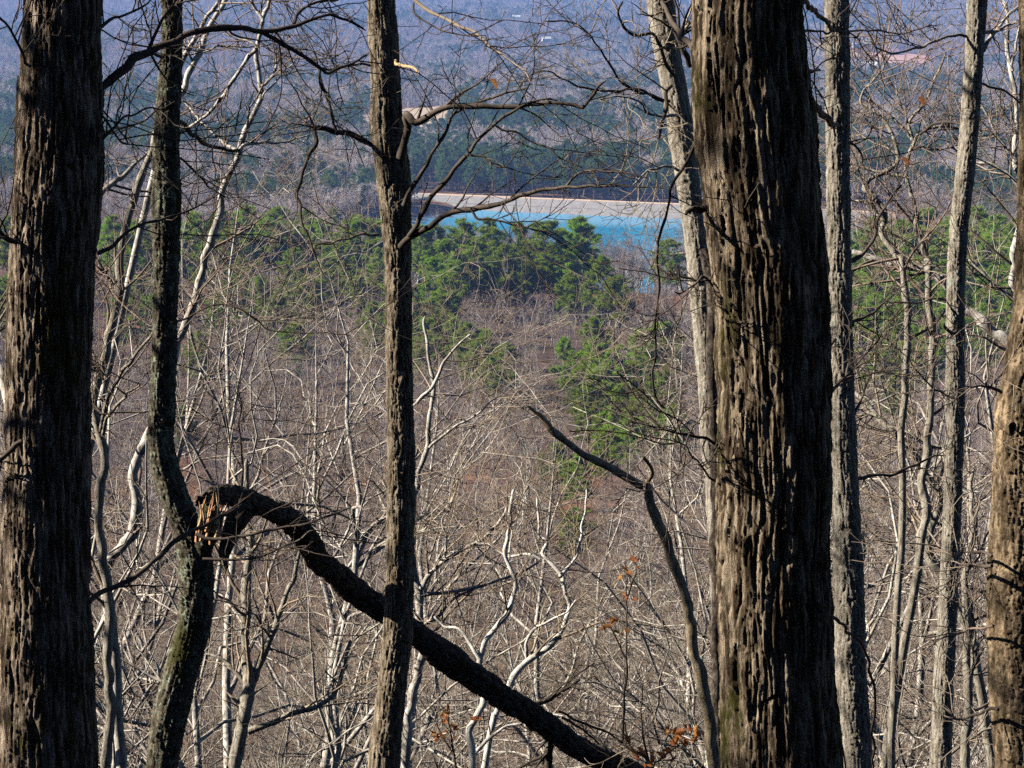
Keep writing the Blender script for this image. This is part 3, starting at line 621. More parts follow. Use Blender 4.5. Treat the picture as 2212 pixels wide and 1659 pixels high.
def limb(t, pts, w0, w1, Y0, Y1, mat, name='branch', S=7, jit=.016, n=60, twig=True):
    P = []; R = []
    m = len(pts)
    for i, (x, y) in enumerate(pts):
        f = i / (m - 1); p = at(x, y, Y0 + (Y1 - Y0) * f); P.append(p); R.append((w0 + (w1 - w0) * f) / 2 * K * p[1] / ray(x, y)[1])
    Q, RR, L = resample(P, R, n, jit, len(t['limbs']) + 3 * m)
    RR = RR * (1 + .16 * noise3(np.stack([np.linspace(0, L / .09, n), np.zeros(n) + m, np.zeros(n)], -1)) + .14 * np.maximum(0, noise3(np.stack([np.linspace(0, L / .04, n), np.zeros(n) + m + 9, np.zeros(n)], -1))))
    RR[-1] *= .35
    V, F = tubes(Q[None], RR[None], S)
    if not len(t['limbs']) and not t['base'].any(): t['base'] = Q[0].copy(); t['o'].location = Q[0]
    o = link(name, mesh(name, V - t['base'], F, mat), t['o'])
    if twig: t['limbs'].append((Q[np.linspace(0, n - 1, 24).astype(int)], RR[np.linspace(0, n - 1, 24).astype(int)]))
    return o
def twigs(t, mat, k=(9, 4, 3), l1=(.15, .8), S=3, rmin=.0026, tr=(.12, 1), extra=None, up=.03):
    P = np.stack([l[0] for l in t['limbs']]); R = np.stack([l[1] for l in t['limbs']])
    b = Bag(); a = kids(P, R, k[0], t=tr, ang=(28, 70), labs=l1, m=7, up=up, wig=.15, rf=.45, rmin=rmin * 1.3); b.tubes(a, 4)
    for q in k[1:]:
        a = kids(a[0], a[1], q, t=(.15, 1), ang=(25, 65), lf=(.3, .75), m=5, up=up, wig=.16, rf=.6, rmin=rmin); b.tubes(a, S)
    o = link('twigs', b.mesh('twigs', [mat], t['base']), t['o']); o['kind'] = 'stuff'
def overhead(t, mat, n=9, L=(1.2, 3.0), mt=None):
    P, R = t['up'][0][None], t['up'][1][None]
    b = Bag(); a = kids(P, R, n, t=(.35, 1), ang=(35, 75), labs=L, m=9, up=.05, wig=.16, rf=.5, rmin=.006); b.tubes(a, 6)
    a = kids(a[0], a[1], 6, t=(.2, 1), ang=(30, 60), lf=(.25, .55), m=6, up=.04, wig=.2, rf=.55, rmin=.004); b.tubes(a, 4)
    a = kids(a[0], a[1], 5, t=(.2, 1), ang=(30, 60), lf=(.3, .6), m=4, up=.02, wig=.2, rf=.6, rmin=.003); b.tubes(a, 3)
    o = link('crown', b.mesh('crown', [mat], t['base']), t['o'])

# the thick trunk at the left
t1 = tree('oak_tree', 'thick furrowed oak trunk at the far left in half shade')
fore_trunk(t1, [(0, 58, 214), (120, 50, 214), (300, 42, 222), (420, 34, 216), (600, 24, 198), (800, 20, 194), (1000, 14, 190), (1250, 4, 190), (1450, 0, 198), (1659, -6, 206)], 9.0, M_OAK2, (.024, .46), .019, 270, .0055, top=5.5, seed=2, lump=.05, fine=.003)
limb(t1, crop('A1', [(560, 610), (635, 560), (720, 480), (800, 420), (870, 350), (960, 300), (1080, 245), (1200, 205), (1330, 185), (1500, 180), (1640, 190), (1750, 180), (1860, 150), (1960, 115), (2090, 95), (2212, 150), (2330, 200)]), 22, 5, 9.0, 9.6, M_DARK)
limb(t1, crop('A1', [(1650, 200), (1740, 265), (1830, 320), (1920, 380), (2010, 435), (2070, 460), (2130, 435), (2250, 400), (2340, 360)]), 11, 4, 9.4, 9.7, M_DARK)
limb(t1, crop('A1', [(2025, 440), (2030, 540), (2070, 610), (2095, 680), (2100, 800)]), 6, 3, 9.5, 9.5, M_DARK)
limb(t1, crop('A1', [(1860, 150), (1920, 80), (2000, 40), (2120, 10), (2200, -60)]), 8, 4, 9.5, 9.8, M_DARK)
limb(t1, crop('A1', [(590, 200), (660, 165), (720, 130), (820, 85), (920, 20), (960, -60)]), 9, 3, 9.0, 9.3, M_DARK)
limb(t1, crop('A1', [(620, 960), (680, 870), (740, 800), (800, 740), (850, 730), (940, 690), (1020, 690)]), 8, 3, 9.0, 9.2, M_DARK)
limb(t1, crop('A1', [(640, 720), (700, 800), (740, 880), (790, 910), (770, 860)]), 6, 3, 9.0, 9.1, M_DARK)
limb(t1, crop('C1', [(560, 610), (640, 550), (760, 490), (880, 410), (980, 330), (1080, 230), (1200, 170), (1340, 100), (1450, 50), (1560, 0)]), 13, 6, 9.0, 9.7, M_DARK)
limb(t1, crop('A1', [(620, 1600), (720, 1540), (820, 1470), (960, 1400), (1080, 1360), (1240, 1290), (1380, 1210)]), 9, 3, 9.0, 9.4, M_DARK)
limb(t1, crop('A1', [(200, 420), (150, 330), (90, 240), (0, 130), (-60, 60)]), 8, 4, 8.8, 8.7, M_DARK)
limb(t1, crop('A1', [(150, 1530), (80, 1510), (0, 1470), (-80, 1430)]), 13, 8, 8.85, 8.8, M_DARK)
limb(t1, crop('B1', [(140, 1210), (80, 1260), (0, 1310), (-80, 1340)]), 13, 8, 8.8, 8.8, M_DARK)
twigs(t1, M_DARK, (6, 3, 1), (.15, .7)); overhead(t1, M_DARK, 12, (1.4, 3.4))
# the thickest trunk, right of centre
t5 = tree('oak_tree', 'thickest trunk with deep furrowed mossy bark right of centre')
fore_trunk(t5, [(0, 1500, 1733), (140, 1502, 1742), (270, 1508, 1757), (400, 1525, 1766), (600, 1540, 1780), (800, 1549, 1784), (1000, 1551, 1786), (1250, 1552, 1791), (1450, 1556, 1800), (1659, 1560, 1814)], 7.5, M_OAK, (.030, .60), .023, 320, .005, top=5.5, seed=5, lump=.06, fine=.0035)
limb(t5, crop('A3', [(820, 620), (870, 665), (920, 715), (980, 765), (1040, 795)]), 17, 13, 7.6, 9.6, M_DARK, twig=False)
limb(t5, crop('A3', [(780, 0), (840, 40), (900, 95), (970, 150), (1010, 190)]), 12, 8, 7.6, 9.6, M_DARK, twig=False)
limb(t5, crop('A3', [(810, 205), (880, 195), (990, 200), (1110, 205), (1220, 210), (1330, 190), (1420, 210)]), 6, 3, 7.6, 8.4, M_DARK)
limb(t5, crop('A3', [(810, 485), (870, 475), (940, 455)]), 9, 5, 7.6, 7.9, M_DARK)
limb(t5, crop('B3', [(930, 1010), (975, 950), (1020, 880), (1080, 790), (1110, 700)]), 9, 4, 7.6, 8.2, M_DARK)
limb(t5, crop('A3', [(180, 420), (110, 320), (50, 220), (0, 120), (-60, 0)]), 14, 10, 7.6, 8.3, M_DARK)
limb(t5, crop('A3', [(200, 1310), (130, 1300), (100, 1340)]), 16, 6, 7.5, 7.3, M_LOG, twig=False)
limb(t5, crop('B3', [(270, 1230), (170, 1180), (90, 1150), (0, 1140), (-150, 1090)]), 8, 3, 7.5, 7.3, M_DARK)
limb(t5, crop('B3', [(260, 1460), (150, 1340), (60, 1240), (0, 1180)]), 5, 2.5, 7.5, 7.2, M_DARK)
limb(t5, crop('B3', [(260, 240), (180, 170), (110, 215), (40, 260), (0, 255)]), 6, 3, 7.5, 7.3, M_DARK)
twigs(t5, M_DARK, (7, 3, 2), (.10, .5)); overhead(t5, M_DARK, 12, (1.4, 3.4))
# lichen crusted leaning tree
t2 = tree('leaning_tree', 'crooked lichen crusted tree with an S bend right of the thick left trunk')
fore_trunk(t2, [(0, 346, 392), (100, 348, 392), (200, 338, 390), (300, 330, 388), (420, 332, 390), (560, 332, 386), (700, 330, 382), (850, 326, 376), (960, 322, 374), (1050, 340, 398), (1130, 372, 428), (1200, 386, 452), (1280, 386, 460), (1350, 380, 454), (1430, 360, 434), (1530, 338, 408), (1659, 316, 380)], 10.2, M_LICH, (.02, .05), .008, 96, .007, top=4.5, seed=3, lump=.10, fine=.004)
limb(t2, crop('A1', [(1080, 750), (1170, 810), (1250, 865), (1320, 905), (1420, 940), (1510, 955)]), 11, 7, 10.20, 11.20, M_DARK)
limb(t2, crop('A1', [(1130, 1000), (1200, 1050), (1270, 1120), (1330, 1170), (1400, 1230)]), 6, 3, 10.20, 10.60, M_DARK)
limb(t2, crop('A1', [(1080, 60), (1130, 20), (1170, -40)]), 8, 5, 10.10, 10.00, M_DARK)
limb(t2, crop('A1', [(1020, 360), (985, 350), (965, 325), (940, 230), (910, 100), (900, 0)]), 8, 3, 10.10, 9.90, M_DARK)
limb(t2, crop('A1', [(1050, 640), (980, 700), (900, 760), (780, 800), (690, 850)]), 5, 2.5, 10.10, 9.70, M_DARK)
limb(t2, crop('B1', [(1080, 460), (1200, 420), (1350, 360), (1480, 355), (1600, 420), (1700, 490), (1900, 520), (2212, 555)]), 5, 2.5, 10.10, 10.00, M_DARK)
limb(t2, crop('C1', [(1240, 180), (1330, 210), (1500, 200), (1700, 150), (1900, 120), (2080, 60), (2212, 20)]), 8, 4, 10.00, 9.90, M_DARK)
limb(t2, crop('C1', [(1280, 340), (1450, 350), (1620, 340), (1760, 270), (1900, 220), (2000, 170), (2190, 190)]), 7, 3, 10.00, 9.90, M_DARK)
for dx, dy in ((436, 1150), (446, 1190)): pass
# splintered stump of the broken fork
limb(t2, [(420, 1260), (432, 1215), (442, 1170), (448, 1120), (450, 1092)], 44, 36, 10.2, 10.12, M_LICH, name='broken_stub', S=12, jit=.004, twig=False)
g = np.random.default_rng(3)
for i in range(34):
    x = 424 + g.uniform(0, 54); y0 = 1150 + g.uniform(-20, 30)
    limb(t2, [(x, y0), (x + g.uniform(-3, 10), y0 - g.uniform(20, 40)), (x + g.uniform(-2, 20), y0 - g.uniform(45, 80))], g.uniform(4, 9), 2.0, 9.99 + g.uniform(0, .07), 9.99 + g.uniform(0, .06), M_SPLIT if i % 3 else M_DEADW, name='splinter', S=4, jit=.002, n=6, twig=False)
limb(t2, [(530, 1098), (506, 1130), (492, 1165), (484, 1200), (489, 1236)], 58, 9, 10.2, 10.12, M_LOG, name='bark_flap', S=8, jit=.006, n=14, twig=False)
twigs(t2, M_DARK, (6, 3, 1), (.15, .6)); overhead(t2, M_DARK, 8, (1.0, 2.4))
# middle trunk
t3 = tree('oak_tree', 'medium straight trunk with ridged brown bark left of centre')
fore_trunk(t3, [(0, 794, 850), (60, 796, 856), (130, 800, 862), (200, 802, 866), (270, 800, 872), (330, 806, 878), (420, 818, 886), (520, 828, 888), (600, 833, 888), (800, 836, 890), (1000, 838, 895), (1150, 836, 893), (1300, 832, 892), (1370, 826, 892), (1430, 822, 884), (1520, 812, 874), (1659, 796, 864)], 11.7, M_MID, (.024, .16), .012, 120, .006, top=4.5, seed=7, lump=.07)
limb(t3, crop('A2', [(400, 1000), (430, 900), (440, 820), (425, 760), (440, 735), (480, 785), (560, 740), (640, 700), (720, 682), (850, 682), (960, 675), (1080, 675), (1200, 670), (1300, 660), (1400, 665), (1500, 680), (1560, 690), (1620, 610), (1650, 560), (1700, 510)]), 19, 5, 11.60, 11.20, M_DARK)
limb(t3, crop('A2', [(400, 1560), (450, 1500), (520, 1450), (620, 1400), (740, 1345), (880, 1310), (1010, 1280), (1110, 1260), (1200, 1225), (1320, 1200), (1440, 1190), (1560, 1190), (1700, 1180), (1850, 1190)]), 16, 4, 11.60, 10.90, M_DARK)
limb(t3, crop('A2', [(450, 1495), (500, 1430), (560, 1320), (600, 1240), (680, 1160), (770, 1040), (850, 910), (920, 840), (1020, 760), (1130, 690), (1260, 655), (1400, 640)]), 13, 4, 11.50, 11.30, M_DARK)
limb(t3, crop('A2', [(420, 1300), (470, 1180), (520, 1090), (580, 1000), (620, 930), (680, 830), (720, 740), (780, 690), (900, 640), (1050, 580), (1200, 540)]), 11, 4, 11.60, 11.40, M_DARK)
limb(t3, crop('A2', [(1000, 795), (1120, 840), (1220, 900), (1320, 930), (1400, 990), (1540, 1050)]), 5, 2.5, 11.30, 11.20, M_DARK)
limb(t3, crop('A2', [(820, 970), (920, 990), (1000, 1050), (1150, 1090)]), 5, 2.5, 11.40, 11.30, M_DARK)
limb(t3, crop('A2', [(1440, 1190), (1500, 1120), (1600, 1090), (1720, 1085), (1860, 1100), (1960, 1120)]), 6, 3, 11.10, 10.90, M_DARK)
limb(t3, crop('A2', [(840, 1320), (900, 1390), (1000, 1410), (1160, 1440), (1280, 1460), (1370, 1490)]), 6, 3, 11.20, 11.10, M_DARK)
limb(t3, crop('A2', [(300, -160), (400, -80), (470, 0), (560, 60), (680, 110), (760, 160), (860, 200), (920, 250), (970, 310), (1040, 350), (1100, 390), (1160, 430), (1220, 520)]), 9, 3, 11.60, 10.90, M_TWIG)
limb(t3, crop('A2', [(480, 20), (490, 80), (560, 140), (650, 190), (760, 215), (880, 230)]), 5, 2.5, 11.30, 11.10, M_DARK)
limb(t3, crop('A2', [(230, 920), (160, 880), (80, 855), (0, 845), (-100, 825), (-140, 830)]) + crop('A1', [(2010, 920), (1950, 990), (1910, 1080), (1890, 1160), (1870, 1230), (1890, 1300), (1890, 1380), (1940, 1500), (2000, 1650), (2060, 1760)]), 13, 4, 11.70, 11.10, M_DARK)
limb(t3, crop('A2', [(210, 415), (130, 410), (50, 420), (0, 430), (-120, 440)]), 6, 3, 11.60, 11.20, M_DARK)
limb(t3, crop('A2', [(370, 380), (430, 420), (470, 440), (510, 465)]), 8, 5, 11.60, 11.40, M_DEADW, name='dead_stub', twig=False)
limb(t3, crop('C2', [(300, 200), (250, 235), (140, 225), (0, 200), (-120, 190)]), 4, 2, 11.60, 11.30, M_DARK)
limb(t3, crop('A2', [(260, 1480), (140, 1500), (0, 1530), (-150, 1560)]), 6, 3, 11.60, 11.20, M_TWIG)
twigs(t3, M_DARK, (6, 3, 1), (.15, .75)); overhead(t3, M_DARK, 9, (1.0, 2.6))
# leaning pale tree beside the thickest trunk
t4 = tree('leaning_tree', 'pale lichen barked tree leaning behind the left side of the thickest trunk')
fore_trunk(t4, [(0, 1398, 1456), (100, 1412, 1466), (200, 1432, 1484), (300, 1446, 1500), (400, 1462, 1512), (500, 1476, 1526), (600, 1488, 1536), (750, 1502, 1546), (900, 1514, 1556), (1100, 1528, 1566), (1300, 1536, 1576), (1659, 1550, 1590)], (14.0, 13.6), M_GREY, (.022, .10), .008, 80, .009, top=4.0, seed=9, lump=.08)
limb(t4, crop('A2', [(2100, 640), (1950, 600), (1850, 560), (1760, 480), (1690, 370), (1620, 260), (1500, 150), (1320, 120)]), 7, 3, 13.8, 13.0, M_DARK)
limb(t4, crop('A2', [(2060, 640), (1970, 610), (1880, 570), (1740, 580), (1600, 580), (1480, 540), (1300, 465), (1150, 560)]), 7, 3, 13.8, 13.2, M_DARK)
limb(t4, crop('A2', [(2130, 480), (2090, 440), (2060, 370), (2030, 290), (1990, 210), (1880, 210), (1800, 160), (1760, 80), (1790, 20)]), 10, 4, 13.8, 13.4, M_DARK)
limb(t4, crop('A2', [(2110, 540), (2085, 600), (2080, 690), (2060, 780), (2030, 880)]), 10, 6, 13.7, 13.5, M_DARK)
limb(t4, crop('A2', [(2230, 420), (2180, 280), (2130, 150), (2090, 40), (2060, -60)]), 14, 11, 13.8, 13.6, M_DARK)
limb(t4, crop('A2', [(2150, 730), (2060, 720), (1950, 700), (1900, 640), (1780, 600), (1650, 620)]), 7, 3, 13.7, 13.3, M_PALE)
limb(t4, crop('A2', [(2160, 1080), (2090, 1050), (2010, 1060), (1950, 1100), (1880, 1180)]), 7, 3, 13.7, 13.3, M_PALE)
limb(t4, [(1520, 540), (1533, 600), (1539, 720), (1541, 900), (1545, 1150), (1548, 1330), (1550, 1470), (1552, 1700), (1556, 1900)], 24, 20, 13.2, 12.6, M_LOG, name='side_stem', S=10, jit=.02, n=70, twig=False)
twigs(t4, M_TWIG, (7, 3, 2), (.2, .9)); overhead(t4, M_TWIG, 8, (1.0, 2.4))
# slim trunk right of the thickest
t6 = tree('slim_tree', 'slim grey trunk just right of the thickest trunk with a branch shadow across it')
fore_trunk(t6, [(0, 1782, 1834), (150, 1784, 1834), (300, 1786, 1834), (500, 1788, 1836), (700, 1794, 1840), (900, 1795, 1846), (1100, 1800, 1856), (1250, 1802, 1864), (1450, 1806, 1872), (1659, 1816, 1886)], 11.0, M_GREY, (.018, .11), .010, 100, .006, top=4.5, seed=11, lump=.06)
limb(t6, crop('A3', [(1090, 1660), (1130, 1650), (1190, 1590), (1270, 1480), (1310, 1370), (1400, 1240), (1450, 1180)]), 11, 4, 11.0, 11.3, M_DARK)
limb(t6, crop('B3', [(1130, 480), (1160, 460), (1230, 410), (1290, 360), (1340, 290)]), 8, 4, 11.0, 11.2, M_DARK)
limb(t6, crop('B3', [(1140, 1040), (1180, 970), (1210, 890), (1250, 790)]), 7, 3, 11.0, 11.2, M_DARK)
limb(t6, crop('B3', [(1150, 1440), (1240, 1435), (1340, 1430), (1440, 1390), (1560, 1340), (1640, 1305), (1710, 1300)]), 8, 3, 11.0, 11.4, M_DARK)
limb(t6, crop('A3', [(1090, 920), (1150, 930), (1190, 980), (1190, 1040)]), 6, 3, 11.0, 11.1, M_DARK)
limb(t6, crop('B3', [(1020, 570), (985, 610), (970, 540)]), 8, 4, 10.9, 10.8, M_DARK, twig=False)
twigs(t6, M_DARK, (8, 3, 2), (.12, .5)); overhead(t6, M_DARK, 8, (1.0, 2.4))
# slim curved trunk at the right
t7 = tree('slim_tree', 'slim pale trunk curving to the upper right near the right edge')
fore_trunk(t7, [(0, 2090, 2132), (120, 2086, 2124), (280, 2074, 2114), (400, 2062, 2102), (500, 2052, 2090), (600, 2046, 2084), (800, 2044, 2084), (1000, 2042, 2080), (1200, 2034, 2072), (1400, 2022, 2062), (1659, 2008, 2052)], 12.2, M_GREY, (.012, .045), .006, 80, .007, top=4.0, seed=13, lump=.06)
limb(t7, crop('A3', [(1960, 320), (2040, 180), (2110, 100), (2212, 0)]), 9, 5, 12.2, 12.6, M_PALE)
limb(t7, crop('A3', [(1960, 200), (2060, 180), (2130, 155), (2230, 135)]), 8, 5, 12.2, 12.5, M_PALE)
limb(t7, crop('A3', [(1880, 240), (1800, 225), (1720, 240), (1640, 270), (1550, 300), (1430, 340), (1330, 330), (1260, 270)]), 7, 3, 12.2, 11.8, M_TWIG)
limb(t7, crop('A3', [(1880, 800), (1760, 790), (1640, 800), (1560, 850), (1520, 910)]), 7, 3, 12.2, 12.6, M_DARK)
limb(t7, crop('B3', [(1780, 520), (1740, 490), (1720, 470)]), 8, 5, 12.1, 11.9, M_DARK, twig=False)
limb(t7, crop('A3', [(1910, 530), (1990, 540), (2080, 560), (2160, 610), (2220, 680)]), 6, 3, 12.2, 12.5, M_DARK)
limb(t7, crop('B3', [(1730, 320), (1640, 320), (1560, 340), (1440, 330), (1330, 320)]), 5, 2.5, 12.2, 11.9, M_TWIG)
limb(t7, crop('B3', [(1800, 950), (1720, 920), (1640, 870), (1560, 780), (1500, 700)]), 6, 2.5, 12.1, 11.8, M_TWIG)
twigs(t7, M_RTWIG, (8, 3, 2), (.2, .9)); overhead(t7, M_TWIG, 9, (1.0, 2.6))
# trunk at the right edge
t8 = tree('oak_tree', 'tan blocky barked trunk with a knot hole cut by the right edge')
fore_trunk(t8, [(0, 2206, 2270), (300, 2204, 2270), (600, 2198, 2272), (720, 2184, 2272), (800, 2170, 2270), (900, 2152, 2266), (1100, 2142, 2262), (1300, 2138, 2262), (1450, 2140, 2266), (1659, 2152, 2278)], 10.2, M_TAN, (.016, .07), .013, 150, .006, top=4.0, seed=17, lump=.07, fine=.003)
limb(t8, crop('B3', [(2070, 900), (2020, 870), (1940, 850), (1850, 855)]), 8, 3, 10.0, 9.8, M_DARK)
limb(t8, crop('C3', [(2010, 380), (1930, 365), (1840, 390), (1760, 440)]), 9, 4, 10.0, 10.4, M_DARK)
limb(t8, crop('C3', [(2010, 320), (1940, 300), (1860, 305), (1790, 300)]), 7, 3, 10.0, 10.4, M_DARK)
limb(t8, crop('C3', [(2020, 760), (1900, 790), (1790, 830), (1600, 850)]), 6, 3, 10.0, 10.5, M_TWIG)
limb(t8, crop('C3', [(2050, 1290), (1930, 1310), (1800, 1335), (1700, 1330)]), 8, 3, 10.0, 10.5, M_DARK)
mk, nd, lk, b = new_mat('knot_hole_wood'); b.inputs['Base Color'].default_value = (.006, .005, .004, 1); setin(b, Roughness=1.0)
def knot(t, dx, dy, Y, w, h):
    p = at(dx, dy, Y); a = np.linspace(0, 2 * np.pi, 15)[:-1]; s = K * Y
    V = []
    for r, dpt in ((1.4, .02), (1.15, -.003), (.9, -.002), (.6, .03), (.05, .06)):
        for q in a: V.append(p + np.array([math.cos(q) * w / 2 * s * r * (1 + .2 * math.sin(3 * q + 1) + .12 * math.sin(5 * q)), dpt, math.sin(q) * h / 2 * s * r]))
    F = [(i * 14 + j, i * 14 + (j + 1) % 14, (i + 1) * 14 + (j + 1) % 14, (i + 1) * 14 + j) for i in range(4) for j in range(14)]
    mi = [0] * 14 + [1] * 42
    o = link('knot_hole', mesh('knot_hole', np.array(V) - t['base'], np.array(F), [M_TAN, mk], np.array(mi)), t['o'])
knot(t8, 2186, 926, 10.015, 15, 27)
twigs(t8, M_RTWIG, (8, 3, 2), (.12, .6)); overhead(t8, M_DARK, 8, (1.0, 2.4))

# broken log hanging from the splintered fork
lg = tree('broken_log', 'thick dark broken log slanting from the splintered fork down behind the middle trunk', 'log')
LP = [(432, 1084), (470, 1070), (530, 1080), (590, 1104), (650, 1152), (700, 1215), (760, 1272), (830, 1322), (900, 1372), (980, 1432), (1060, 1490), (1140, 1540), (1220, 1592), (1300, 1636), (1380, 1672), (1480, 1722), (1580, 1776), (1690, 1840), (1800, 1905)]
LW = [24, 44, 52, 54, 56, 58, 62, 66, 66, 68, 66, 64, 60, 54, 48, 44, 42, 40, 38]
LW = [w * .88 for w in LW]
P = [at(x, y, 10.3 + min((x - 432) / 330, 1) * 1.75 + max(x - 762, 0) / 1038 * 1.6) for x, y in LP]; R = [w / 2 * K * p[1] for w, p in zip(LW, P)]
Q, RR, L = resample(P, R, 420, .02, 4)
T = nrm(np.gradient(Q, axis=0)); A = nrm(np.cross(T, np.array([0, 1., 0]))); B = np.cross(T, A); ns = 72
th = np.linspace(0, 2 * np.pi, ns + 1)[:-1]; s = np.linspace(0, L, 420)[:, None] + 0 * th[None]
q = np.stack([np.cos(th)[None] * RR[:, None] / .022, np.sin(th)[None] * RR[:, None] / .022, s / .05], -1)
hh = .016 * (sstep(0, .3, np.abs(noise3(q))) - .6) + .007 * noise3(q * 2.3) + .004 * noise3(q * 5.1) + RR[:, None] * .20 * noise3(np.stack([np.cos(th)[None] + 0 * s, np.sin(th)[None] + 0 * s, s / .3], -1))
V = Q[:, None] + (RR[:, None] + hh)[..., None] * (np.cos(th)[None, :, None] * A[:, None] + np.sin(th)[None, :, None] * B[:, None])
i = np.arange(419)[:, None] * ns; a = np.arange(ns)[None]; a1 = (a + 1) % ns
lg['base'] = Q[-1]; lg['o'].location = Q[-1]
link('trunk', mesh('trunk', V - Q[-1], np.stack([i + a, i + a1, i + ns + a1, i + ns + a], -1).reshape(-1, 4), M_LOG), lg['o'])
limb(lg, crop('C2', [(1230, 1260), (1270, 1250), (1360, 1220), (1440, 1180), (1530, 1110)]), 14, 5, 12.7, 12.9, M_LOG)
limb(lg, crop('C2', [(1370, 1200), (1440, 1140), (1540, 1060), (1620, 1010)]), 6, 3, 12.8, 13.1, M_DARK)
limb(lg, crop('C2', [(1400, 1380), (1380, 1450), (1340, 1560), (1330, 1680), (1335, 1800)]), 22, 15, 12.9, 12.8, M_LOG, name='branch')
limb(lg, crop('C2', [(1420, 1340), (1540, 1420), (1660, 1530), (1800, 1640)]), 6, 3, 12.8, 13.1, M_DARK)
limb(lg, crop('C2', [(1400, 1300), (1560, 1370), (1720, 1430), (1850, 1530), (2000, 1640)]), 6, 3, 12.8, 13.2, M_DARK)
limb(lg, crop('B1', [(1560, 1600), (1540, 1500), (1545, 1380), (1530, 1250), (1510, 1120), (1530, 1000), (1520, 900)]), 6, 3, 11.0, 10.9, M_DARK)
twigs(lg, M_DARK, (7, 3, 2), (.12, .5))

# sapling with a broken bent top
bs = tree('broken_sapling', 'bent sapling with a broken tan tip pointing left beside the thickest trunk', 'sapling')
pts = crop('C3', [(290, 1900), (270, 1750), (240, 1600), (210, 1350), (170, 1100), (130, 900), (100, 700), (60, 520), (-10, 360)]) + crop('C2', [(2090, 270), (2040, 150), (1985, 20)]) + crop('B2', [(1965, 1520), (1900, 1470), (1800, 1405), (1680, 1345), (1560, 1285), (1460, 1205), (1380, 1150), (1330, 1100)])
base = [at(1568, 1900, 9.0), ]
pb = base[0].copy(); pb[2] = tz(pb[0], pb[1])
pts_all = [tuple(p) for p in pts]
limb(bs, pts_all, 27, 14, 9.7, 9.55, M_SAP, name='stem', S=14, jit=.012, n=120)
limb(bs, crop('B2', [(1345, 1120), (1310, 1075), (1260, 1025), (1215, 995), (1190, 978)]), 15, 4, 9.55, 9.53, M_DEADW, name='broken_tip', S=6, jit=.005, n=16, twig=False)
limb(bs, crop('B2', [(1950, 1520), (1985, 1460), (1995, 1410), (1965, 1345), (1925, 1300)]), 13, 7, 9.55, 9.45, M_SAP, name='branch', S=8, twig=False)
limb(bs, pts_all[:1] + [(1580, 1900 - 0), (1585, 1980), (1590, 2080)], 28, 34, 9.7, 9.7, M_SAP, name='stem_base', S=12, jit=.002, n=10, twig=False)

# vines hanging on and beside the thickest trunk
v1 = tree('hanging_vine', 'thin dark vine hanging left of the leaning pale tree', 'vine')
limb(v1, crop('A2', [(2330, 780), (2212, 960), (2130, 1100), (2080, 1220), (2060, 1350), (2040, 1500), (2030, 1600)]) + crop('B2', [(2010, 120), (2010, 350), (2020, 560), (2005, 780), (2020, 950), (2050, 1010)]), 7, 4, 7.6, 8.4, M_DARK, name='stem', n=80)
twigs(v1, M_DARK, (6, 2), (.08, .3))
v2 = tree('hanging_vine', 'dark vine looping over the slim trunk right of the thickest trunk', 'vine')
limb(v2, crop('C3', [(940, 600), (980, 660), (1060, 730), (1120, 810), (1190, 900), (1250, 1040), (1265, 1250), (1265, 1400), (1250, 1520), (1230, 1720), (1210, 1900)]), 8, 5, 7.7, 9.0, M_DARK, name='stem', n=70, twig=False)
v3 = tree('hanging_vine', 'thin dark vine running down the right edge of the thickest trunk', 'vine')
limb(v3, crop('C3', [(960, 300), (975, 560), (990, 850), (1020, 1100), (1050, 1400), (1075, 1700), (1090, 1850)]), 4, 4, 7.55, 7.6, M_DARK, name='stem', n=60, twig=False)

# ------------------------------------------------------------------ pale trees behind, traced one by one
def pale(label, Y, trunk_pts, w0, w1, limbs, mat=M_PALE, tw=M_TWIG, k=(8, 3, 2), l1=(.25, 1.3), name='bare_tree', down=True, S=10):
    t = tree(name, label); pts = list(trunk_pts); dY = Y
    p0 = at(*pts[0], Y)
    if down:
        k2 = 0; p = p0.copy(); ext = []
        d = nrm(p0 - at(*pts[1], Y)); d = nrm(np.array([d[0] * .5, 0, min(d[2], -.3)]))
        while p[2] > tz(p[0], p[1]) - .2 and k2 < 60: p = p + d * .5; k2 += 1; ext.append(p.copy())
        n = max(len(ext), 2); s = K * Y
        C = np.vstack([np.array(ext)[::-1], p0[None]]); r = np.linspace(w0 * 1.3, w0, len(C)) / 2 * s
        Q, RR, L = resample(C, r, 24, .02, 3)
        t['base'] = Q[0].copy(); t['o'].location = Q[0]
        V, F = tubes(Q[None], RR[None], S); link('trunk_base', mesh('trunk_base', V - t['base'], F, mat), t['o'])
    limb(t, pts, w0, w1, Y, Y + .6, mat, name='trunk', S=S, jit=.028, n=110)
    for l in limbs:
        pp, a, c = l[:3]; limb(t, pp, a, c, Y + .2, Y + (l[3] if len(l) > 3 else .3), mat, jit=.02, S=6)
    twigs(t, tw, k, l1, rmin=.0034); return t
